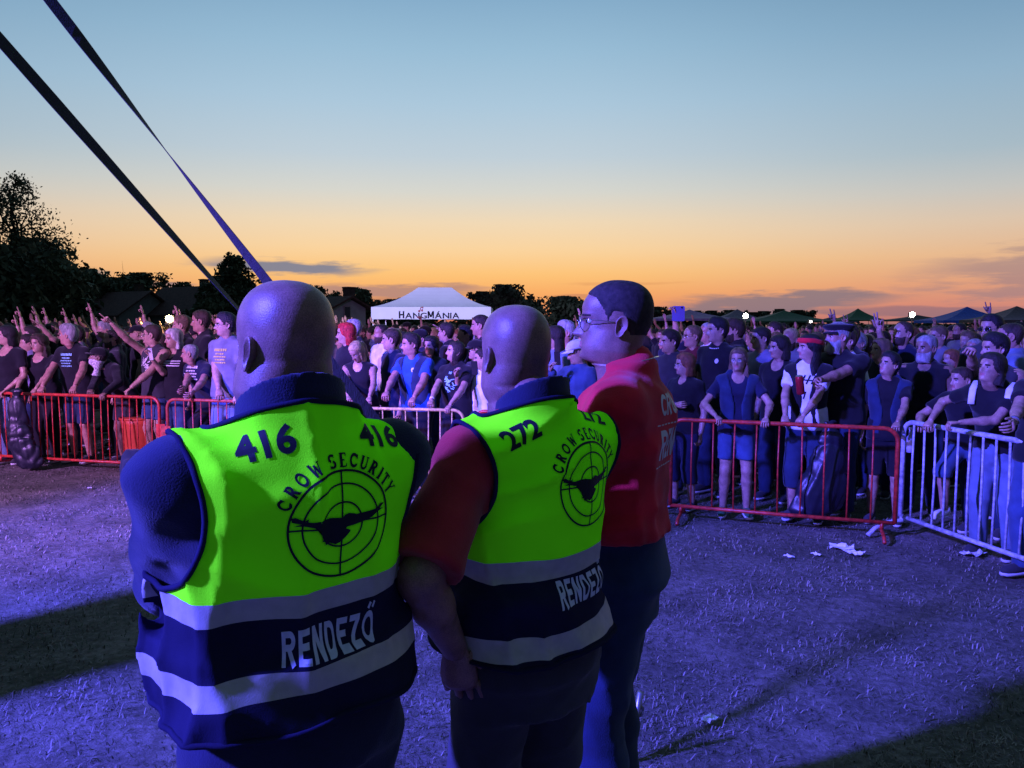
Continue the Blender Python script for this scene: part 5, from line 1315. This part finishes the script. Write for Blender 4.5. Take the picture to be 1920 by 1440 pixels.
fp('pale short-haired woman in black t-shirt resting both hands on the galvanised barrier', px=1856, top=664, d=5.8, yaw=130, look=110, pitch=14, fem=True, hair='bob', hairc='dark', shirt='black', legs='trousers', legc='lightdenim', L=(P(1800, 792, 5.75), 'rail'), R=(P(1745, 788, 6.15), 'rail'), lean=22, strapc=1)
fp('man in denim shorts and white trainers kneeling one leg on the galvanised barrier', px=1800, top=690, d=6.5, yaw=125, look=100, hair='short', hairc='brown', shirt='black', legs='short', legc='denim', L='down', R=(P(1725, 793, 6.55), 'rail'), shoe='white', lean=20, legR=(.10, .26, .26), legRk=(0, 1, .5))
fp('man in sunglasses with short dark hair standing above the crowd on the right', px=1860, top=592, d=7.6, yaw=135, look=115, hair='quiff', hairc='black', glasses='sun', shirt='charcoal')
fp('broad man turned away at the right edge of the crowd', px=1898, top=606, d=7.2, yaw=60, look=60, hair='buzz', hairc='brown', skin='rosy', shirt='lightdenim')
fp('person at the right edge resting a watched wrist on the galvanised barrier', px=1968, top=640, d=5.4, yaw=110, look=100, hair='short', hairc='dark', shirt='black', legs='trousers', legc='denim', R=(P(1893, 815, 5.05), 'relax'), L='down', wristband='R', bandc='grey')
fp('sandy-haired man in glasses behind the raised peace sign', px=1760, top=612, d=9.4, yaw=130, look=100, hair='short', hairc='lightbrown', glasses=True, shirt='grey')
fp('person holding up a square tablet above the heads', px=1262, top=614, d=10.5, yaw=130, look=100, hair='short', hairc='brown', shirt='navy', L=(P(1264, 592, 10.2), 'grip', (.3, 0, -1), (0, .1, 1), (0, -1, 0)))
def add_print(sp, kind):
    K = sp['_']; s = K['s']; tv, tf = K['sv']; r = random.Random(int(sp['px'])); mp = lambda u, v: (u, 1.2, v+1.28*s)
    white = mat('print_white', (.62, .60, .60)); yel = mat('print_yellow', (.55, .45, .12), .7); cy = mat('print_cyan', (.25, .55, .65), .7)
    if kind in ('lines', 'yellow'):
        its = []
        for j, y in enumerate((.10, .055, .02, -.015, -.05)):
            w_ = (.09, .06, .085, .07, .08)[j]; x = -w_
            while x < w_:
                l = r.uniform(.010, .024); its.append(bar2d(x, y, min(x+l, w_), y, .016 if j else .03, 1)); x += l+.006
        decal('print', join2d(its), tv, tf, mp, (0, -1, 0), yel if kind == 'yellow' else (cy if sp['px'] < 200 else white), K['shirt'], .03, .004)
    elif kind == 'stripe':
        decal('print', join2d([bar2d(-.16, .02+.03*i, .16, .03+.025*i, .012, 10) for i in range(3)]), tv, tf, mp, (0, -1, 0), white, K['shirt'], .03, .004)
    elif kind == 'badge':
        decal('badge', xf2d(shape2d([(math.cos(a)*.022, math.sin(a)*.026) for a in np.linspace(0, 6.28, 12)[:-1]]), -.07, .06), tv, tf, mp, (0, -1, 0), white, K['shirt'], .03, .004)
    elif kind == 'graphic':
        its = []
        for j in range(26):
            a = r.uniform(0, 6.28); q = r.uniform(.01, .10); x, y = math.cos(a)*q*.8, math.sin(a)*q*1.1; b = r.uniform(0, 3.14)
            its.append(bar2d(x-.02*math.cos(b), y-.02*math.sin(b), x+.02*math.cos(b), y+.02*math.sin(b), r.uniform(.006, .016), 2))
        decal('print', join2d(its), tv, tf, mp, (0, -1, 0), cy if sp.get('fem') else white, K['shirt'], .03, .004)
    elif kind == 'tee':
        its = [bar2d(-.08+.045*i, .10, -.05+.045*i, .02, .014, 1) for i in range(4)]+[bar2d(-.09, .05, .09, .06, .012, 1), bar2d(-.06, -.05, -.06, -.12, .02, 1), bar2d(.0, -.05, .02, -.12, .012, 1)]
        decal('print', join2d(its), tv, tf, mp, (0, -1, 0), mat('print_dark', (.006, .007, .012)), K['shirt'], .03, .004)
def waistcoat(sp, c):
    K = sp['_']; s = K['s']; inv, tors, pel, arms, up = K['inv'], K['tors'], K['pel'], K['arms'], K['up']
    def f(p):
        q = inv(p); d = loft(q, tors, .034, 2.3); d = smin(d, rcone(q, (0, -.02, 1.40), (0, -.018, 1.48), .088, .076), .05)
        for sd in (-1, 1):
            d = smin(d, rcone(q, (sd*.07, -.02, 1.41), (sd*.165, -.012, 1.41), .078, .068), .05)
            S, E = arms[sd][0], arms[sd][1]; d = np.maximum(d, -(np.linalg.norm((q-np.array((sd*.33, 0, 1.31)))/np.array((.155, .20, .155)), axis=1)-1)*.15)
        gap = .035+.22*np.clip(q[:, 2]-1.18, 0, 1)+.05*np.clip(1.15-q[:, 2], 0, .3)
        d = np.maximum(d, np.where(q[:, 1] > .02, gap-np.abs(q[:, 0]), -1)); d = np.maximum(d, .92-p[:, 2])
        return d+.004*fold(p, 22, 7)
    V, F = surface_nets(f, (-.4, -.35, .88), (.4, .45, 1.66), .017); mesh_obj('waistcoat', V*s, F, cloth(c), None, K['root'])
for sp in FRONT:
    sp.setdefault('vox', .0185); sp.setdefault('seed', int(sp['px']) % 97)
    o = person(sp); tag(o, sp['label'], 'person', 'people along the crowd barriers'); K = sp['_']
    if sp.get('prt'): add_print(sp, sp['prt'])
    if sp.get('waistcoat'): waistcoat(sp, sp['waistcoat'])
    if sp.get('beads'):
        m = MB()
        for a in np.linspace(0, 6.283, 30):
            c = Vector(K['up']((math.cos(a)*.085, -.01+math.sin(a)*.095, 1.475-.02*math.sin(a))))*K['s']; m.box(c, (.011, .011, .011))
        mb_obj('necklace', m, mat('print_white', (.62, .6, .6)), K['root'])
    if sp.get('neckerchief'):
        V4, _ = head_grid(HT, 30, 36, {}); x, y, z = V4[..., 0], V4[..., 1], V4[..., 2]; mk = np.clip((-.03-z)/.01, 0, 1)*np.clip((z+.15)/.02, 0, 1); t = mk*.014-(1-mk)*.01
        dn = V4-np.array((0, -.012, -.05)); dn[..., 2] = 0; dn /= np.linalg.norm(dn, axis=2)[..., None]+1e-9; V4 = V4+dn*t[..., None]
        mesh_obj('bandana', K['pose_head'](V4.reshape(-1, 3), True)*K['s'], grid_faces(30, 36), mat('bandana_white', (.5, .48, .5), .8, .7, 60), None, K['root'])
    if sp.get('strapc'):
        for sd in (-1, 1):
            m = MB(); pts = [K['up']((sd*.13, y, z)) for y, z in ((.135, 1.36), (.10, 1.42), (.06, 1.465), (-.03, 1.49), (-.12, 1.44), (-.15, 1.30))]
            m.tube([np.array(q)*K['s'] for q in pts], .026, 8, flat=.25, up=(0, 1, 0)); mb_obj('bag_strap', m, cloth('white'), K['root'], True)
# things held in hands
def gadget(name, p, d, rz, tilt, m_, label, cat, scr=None):
    m = MB(); w, t_, h = d; n = 10
    pts = []
    for (sx, sz) in ((1, 1), (-1, 1), (-1, -1), (1, -1)):
        for k in range(4): a = math.pi/2*k/3+{(1, 1): 0, (-1, 1): math.pi/2, (-1, -1): math.pi, (1, -1): 1.5*math.pi}[(sx, sz)]; r_ = .12*w; pts.append((sx*(w/2-r_)+math.cos(a)*r_, sz*(h/2-r_)+math.sin(a)*r_))
    k = len(pts); V = [(a, -t_/2, b) for a, b in pts]+[(a, t_/2, b) for a, b in pts]; F = [tuple(range(k)), tuple(range(2*k-1, k-1, -1))]+[(i, (i+1) % k, k+(i+1) % k, k+i) for i in range(k)]
    o = mesh_obj(name, V, F, m_, smooth=False); o.location = p; o.rotation_euler = (tilt, 0, rz); tag(o, label, cat)
    m = MB(); m.box((0, t_/2+.0006, 0), (w*.88, .001, h*.9)); mb_obj('screen', m, mat('screen_lit', (.5, .55, .7), .3, .3, 20, emit=((.5, .6, .9), .5)), o)
    m = MB(); m.tube([(w*.28, -t_/2-.0004, h*.40), (w*.28, -t_/2-.002, h*.40)], w*.08, 12); mb_obj('camera', m, mat('lens_dark', (.01, .01, .012)), o)
    return o
gadget('phone', P(283, 664, 9.42), (.072, .009, .148), R(-30), R(8), mat('phone_body', (.55, .55, .58), .3, .1), 'pale phone held up by the blonde woman', 'phone')
gadget('phone', P(1045, 672, 8.3), (.072, .009, .148), R(-30), R(8), mat('phone_black', (.02, .02, .022), .2, .1), 'phone filming between number 272 and the white cap', 'phone')
gadget('phone', P(890, 690, 8.0), (.072, .009, .148), R(-30), R(8), mat('phone_black', (.02, .02, .022)), 'phone in front of the white t-shirt', 'phone')
gadget('tablet', P(1272, 588, 10.15), (.165, .009, .20), R(-15), R(5), mat('tablet_case', (.06, .06, .2), .5, .1), 'square dark blue tablet held above the crowd', 'tablet')
def can(px, py, d, col, label, r_=.033, h=.115, cat='can', name='drink_can'):
    m = MB(); m.tube([(0, 0, -h/2), (0, 0, -h/2+.008), (0, 0, h/2-.012), (0, 0, h/2)], [r_*.8, r_, r_, r_*.82], 18); o = mb_obj(name, m, col, None, True); o.location = P(px, py, d); o.rotation_euler = (R(8), R(-10), 0); tag(o, label, cat)
    m = MB(); m.tube([(0, 0, h/2), (0, 0, h/2+.003)], r_*.84, 18); mb_obj('lid', m, mat('steel', (.3, .3, .3)), o)
can(1500, 722, 6.66, mat('can_red', (.40, .02, .03), .3, .3, 30, metal=.4), 'red drink can held out in front of the white printed tee', .034, .165)
can(1291, 690, 8.62, mat('cup_white', (.7, .7, .72), .5), 'white paper cup at the chin of the fair man in glasses', .04, .12, 'cup', 'cup')
m = MB(); m.tube([(0, 0, 0), (0, 0, .05), (0, 0, .13), (0, 0, .16), (0, 0, .20)], [.03, .032, .032, .014, .013], 14); o = mb_obj('bottle', m, mat('bottle_plastic', (.5, .5, .6), .2, .1, spec=.6), None, True); o.location = P(1706, 848, 6.75); tag(o, 'clear plastic bottle hanging behind the corner post of the galvanised barrier', 'bottle')
m = MB(); m.tube([(0, 0, .2), (0, 0, .225)], .015, 12); mb_obj('cap', m, mat('cup_white', (.7, .7, .72)), o)

# ================================================================== the crowd behind
REFS = ['woman at left edge', 'curly-haired woman', 'grey-haired older man', 'crouching capped person', 'tank-top man', 'blonde phone woman', 'leaning bald man', 'tall black-tee man', 'hand-at-mouth man',
        'grey-tee man in glasses', 'red-haired woman', 'bald man behind redhead', 'blonde ponytailed woman', 'navy-tee young man', 'blue-shirt man', 'white-wristband woman', 'round-faced girl', 'turned-away man in black',
        'tall man at marquee corner', 'white-tee phone holder', 'cap-and-dark-glasses person', 'grey-haired smiling man', 'white-cap person', 'long-haired filming woman', 'quiffed youth by red tee', 'pink-wristband woman',
        'white-cup man', 'bead-necklace man', 'brown-bearded man', 'long-haired woman in glasses', 'lilac-tee man', 'smiling brunette', 'red-bandana woman', 'flat-cap man', 'smiling light-brown-haired woman', 'person tilting head back',
        'peace-sign man', 'grey-bearded sleeveless man', 'hand-at-cheek man', 'white-strapped woman', 'kneeling shorts man', 'sunglasses man', 'broad turned-away man', 'watch wearer at edge', 'sandy-haired man in glasses', 'tablet holder']
assert len(REFS) == len(FRONT), (len(REFS), len(FRONT))
LM = sorted([(sp['px'], r_) for sp, r_ in zip(FRONT, REFS)])
HC = ['black', 'dark', 'brown', 'brown', 'dark', 'grey', 'blonde', 'lightbrown', 'black', 'ginger']
SC = ['black', 'black', 'black', 'charcoal', 'navy', 'black', 'darkdenim', 'grey', 'black', 'maroon', 'lilac', 'white', 'olive']
SHN = {'darkdenim': 'dark denim', 'lilac': 'lilac', 'charcoal': 'charcoal', 'olive': 'olive'}
protos = []
def proto(desc, arm, **k):
    sp = dict(H=1.75, vox=.026, seed=len(protos)*7+1, **k); o = person(sp); o['_desc'] = desc; protos.append((o, desc, arm, sp)); return o
proto('short-haired', '', hair='short'); proto('quiffed', '', hair='quiff', lean=3, look=-12); proto('balding', '', hair='receding', skin='rosy', fat=.03, beard=True, beardlen=.008, beardc='brown')
proto('long-haired', '', fem=True, hair='long', scoop=.07); proto('bobbed', '', fem=True, hair='bob', look=12); proto('curly-haired', '', fem=True, hair='curly', fat=.02)
proto('shaven-headed', '', hair='buzz', hairc='grey', fat=.03, skin='rosy', glasses=True); proto('capped', '', hair='short', hat='cap'); proto('full-haired', '', hair='full', glasses=True, pitch=8)
proto('short-haired', 'fist up', hair='short', R='up', hpR='fist'); proto('long-haired', 'open hand up', fem=True, hair='long', L='up', hpL='open'); proto('full-haired', 'horns hand raised', hair='full', R='up', hpR='horns', look=8)
proto('bearded', 'both arms up', hair='short', beard=True, beardlen=.014, beardc='dark', L='up', R='up', hpL='open', hpR='horns', fat=.02); proto('quiffed', 'pointing left', hair='quiff', R='upfwd', hpR='point', fat=.01)
proto('bobbed', 'hand held out', fem=True, hair='bob', L='upfwd', hpL='open'); proto('ponytailed', '', fem=True, hair='pony', look=-10)
bpy.context.view_layer.update()
for o, *_ in protos: kids(o)
def line_d(px):
    k = (px-960)/FPX; best = None
    pts = [(-9.0, 10.4), (-6.75, 9.85), (-4.28, 9.2), (-1.95, 8.42), (-.5, 7.85), (1.5, 7.12), (3.30, 6.46), (3.84, 4.72), (4.6, 2.5)]
    for a, b in zip(pts, pts[1:]):
        dx, dy = b[0]-a[0], b[1]-a[1]; den = k*dy-dx
        if abs(den) < 1e-6: continue
        t = (a[0]-k*a[1])/den
        if 0 <= t <= 1: best = a[1]+dy*t
    return best if best else 6.3
taken = [(sp['_']['base'].x, sp['_']['base'].y) for sp in FRONT]
cr = random.Random(21); used = {0: 0}; LAB = {}; first_used = set(); count = 0
ORD = ['second', 'third', 'fourth', 'fifth', 'sixth', 'seventh', 'eighth', 'ninth', 'tenth', 'eleventh', 'twelfth', 'thirteenth', 'fourteenth']
rows = [.75, 1.35, 2.0, 2.7, 3.5, 4.4, 5.5, 6.8, 8.4, 10.4, 13.0]
spots = []
for ri, off in enumerate(rows):
    px = -30+cr.uniform(0, 30)
    while px < 1960:
        d = line_d(px)+off+cr.uniform(-.18, .18); x = (px-960)/FPX*d
        step = (.50+.03*ri)*cr.uniform(.85, 1.25)/d*FPX
        if ri == 0: step *= 1.15
        hidden = 455 < px < 612 or 922 < px < 1020 or 1122 < px < 1232
        if not hidden and all((x-a)**2+(d-b)**2 > (.42 if ri < 2 else .38)**2 for a, b in taken):
            # leave the canopies' legs clear
            if not (d > 27.8 and 690 < px < 945): spots.append((px, x, d, ri)); taken.append((x, d))
        px += step
NP = len(protos)
for (px, x, d, ri) in spots[:250]:
    pr = .62 if px < 460 else (.12 if ri < 3 else .10)
    up_ = [i for i in range(NP) if protos[i][2]]; dn_ = [i for i in range(NP) if not protos[i][2]]
    if px < 460 and ri == 0: pr = .3
    i = cr.choice(up_) if cr.random() < pr else cr.choice(dn_)
    o, desc, arm, psp = protos[i]
    c = o if i not in first_used else copy_tree(o)
    first_used.add(i); fem = psp.get('fem')
    H = cr.gauss(1.66, .05) if fem else cr.gauss(1.755, .06); H = max(1.54, min(H, 1.86)); k = H/1.75
    c.scale = (k, k, k); c.location = (x, d, 0); c.rotation_euler = (0, 0, R((118 if px < 1000 else 108)+cr.uniform(-16, 16)))
    hc = cr.choice(HC); shc = cr.choice(SC); lc = cr.choice(['darkdenim', 'black', 'navy', 'denim'])
    if desc == 'shaven-headed': hc = 'grey'
    for ch in (KIDS.get(o.name, []) if c is o else c.children):
        if not ch.material_slots: continue
        b = ch.name.split('.')[0]; mt_ = {'hair': lambda: hairm(hc), 'ponytail': lambda: hairm(hc), 'shirt': lambda: cloth(shc), 'trousers': lambda: cloth(lc)}.get(b)
        if mt_: ch.material_slots[0].link = 'OBJECT'; ch.material_slots[0].material = mt_()
    lm = min(LM, key=lambda q: abs(q[0]-px+8)); ref = lm[1]
    hn = {'lightbrown': 'light brown', 'dark': 'dark brown'}.get(hc, hc); kind = {'balding': 'balding bearded man', 'capped': 'person in black cap', 'shaven-headed': 'shaven-headed man', 'bearded': 'bearded man'}.get(desc, f'{desc} {"woman" if fem else "man"}')
    side_ = 'left of' if px < lm[0]-12 else ('right of' if px > lm[0]+12 else 'behind')
    lab = f"{kind}{', '+hn+' hair,' if desc not in ('capped', 'shaven-headed') else ','} {SHN.get(shc, shc)} shirt{', '+arm if arm else ''}, {side_} {ref}"
    LAB.setdefault(lab, []).append((c, px, d)); c['category'] = 'person'; c['group'] = 'people packed in the crowd'; count += 1
for lab, lst in LAB.items():
    lst.sort(key=lambda q: q[2])
    for j, (c, px, d) in enumerate(lst):
        L_ = lab if len(lst) == 1 else lab+[', nearer', ', farther', ', farthest', ', very last'][min(j, 3)]
        w_ = L_.split(); c['label'] = ' '.join(w_[:16])
for i, (o, *_r) in enumerate(protos):
    if i not in first_used:
        for ch in KIDS.get(o.name, []):
            for g_ in KIDS.get(ch.name, []): bpy.data.objects.remove(g_)
            bpy.data.objects.remove(ch)
        bpy.data.objects.remove(o)
print('CROWD', count, len(spots))
# the people too far back to tell apart: one mass
def mass():
    r = np.random.RandomState(5); mb = MB(); nn = 0
    HV, th = head_grid(HT, 10, 12, {}); hv = HV.reshape(-1, 3); hf = grid_faces(10, 12)
    rest = [(x, d) for (px, x, d, ri) in spots[250:]]
    far = []
    for k in range(900):
        d = r.uniform(17, 27) if r.rand() < .75 else r.uniform(27, 40); px = r.uniform(-60, 1980)
        if d > 27.5 and 680 < px < 950: continue
        far.append(((px-960)/FPX*d, d))
    for (x, d) in rest+far:
        H = r.normal(1.70, .07); a = R(r.uniform(90, 150)); c, s_ = math.cos(a), math.sin(a); Rm = np.array([[c, -s_, 0], [s_, c, 0], [0, 0, 1]])
        mi = r.randint(3)
        hv2 = hv @ Rm.T+np.array((x, d, H-.12)); mb.add(hv2, hf, 0)
        cap = hv[hv[:, 2] > -.02]; k = int(len(cap)/12); cp = (cap*np.array((1.12, 1.08, 1.12))+np.array((0, -.016, .006))) @ Rm.T+np.array((x, d, H-.12)); mb.add(cp, grid_faces(k, 12), 1+r.randint(2))
        V, F = tube([(x, d, H-1.0), (x, d, H-.55), (x, d, H-.36), (x, d, H-.28), (x, d, H-.22)], [.20, .22, .235, .16, .07], 10, True, .6, up=(-s_, c, 0)); mb.add(V, F, 3+r.randint(2))
        if r.rand() < (.35 if x < -4 else .07):
            sx = r.choice((-1, 1))*.2; p0 = np.array((x+sx, d, H-.33)); p1 = p0+np.array((sx*.3, -.05, .22)); p2 = p1+np.array((-.12+.1*r.randn(), -.1, .26))
            mb.tube([p0, p1, p2, p2+np.array((-.01, 0, .05)), p2+np.array((-.02, 0, .13))], [.05, .042, .028, .040, .018], 6, 0)
    o = mb_obj('crowd', mb, [skin('rosy'), hairm('dark'), hairm('brown'), cloth('black'), cloth('charcoal')], None, True)
    tag(o, 'far part of the festival crowd, heads too small to tell apart', None, kind='stuff')
mass()
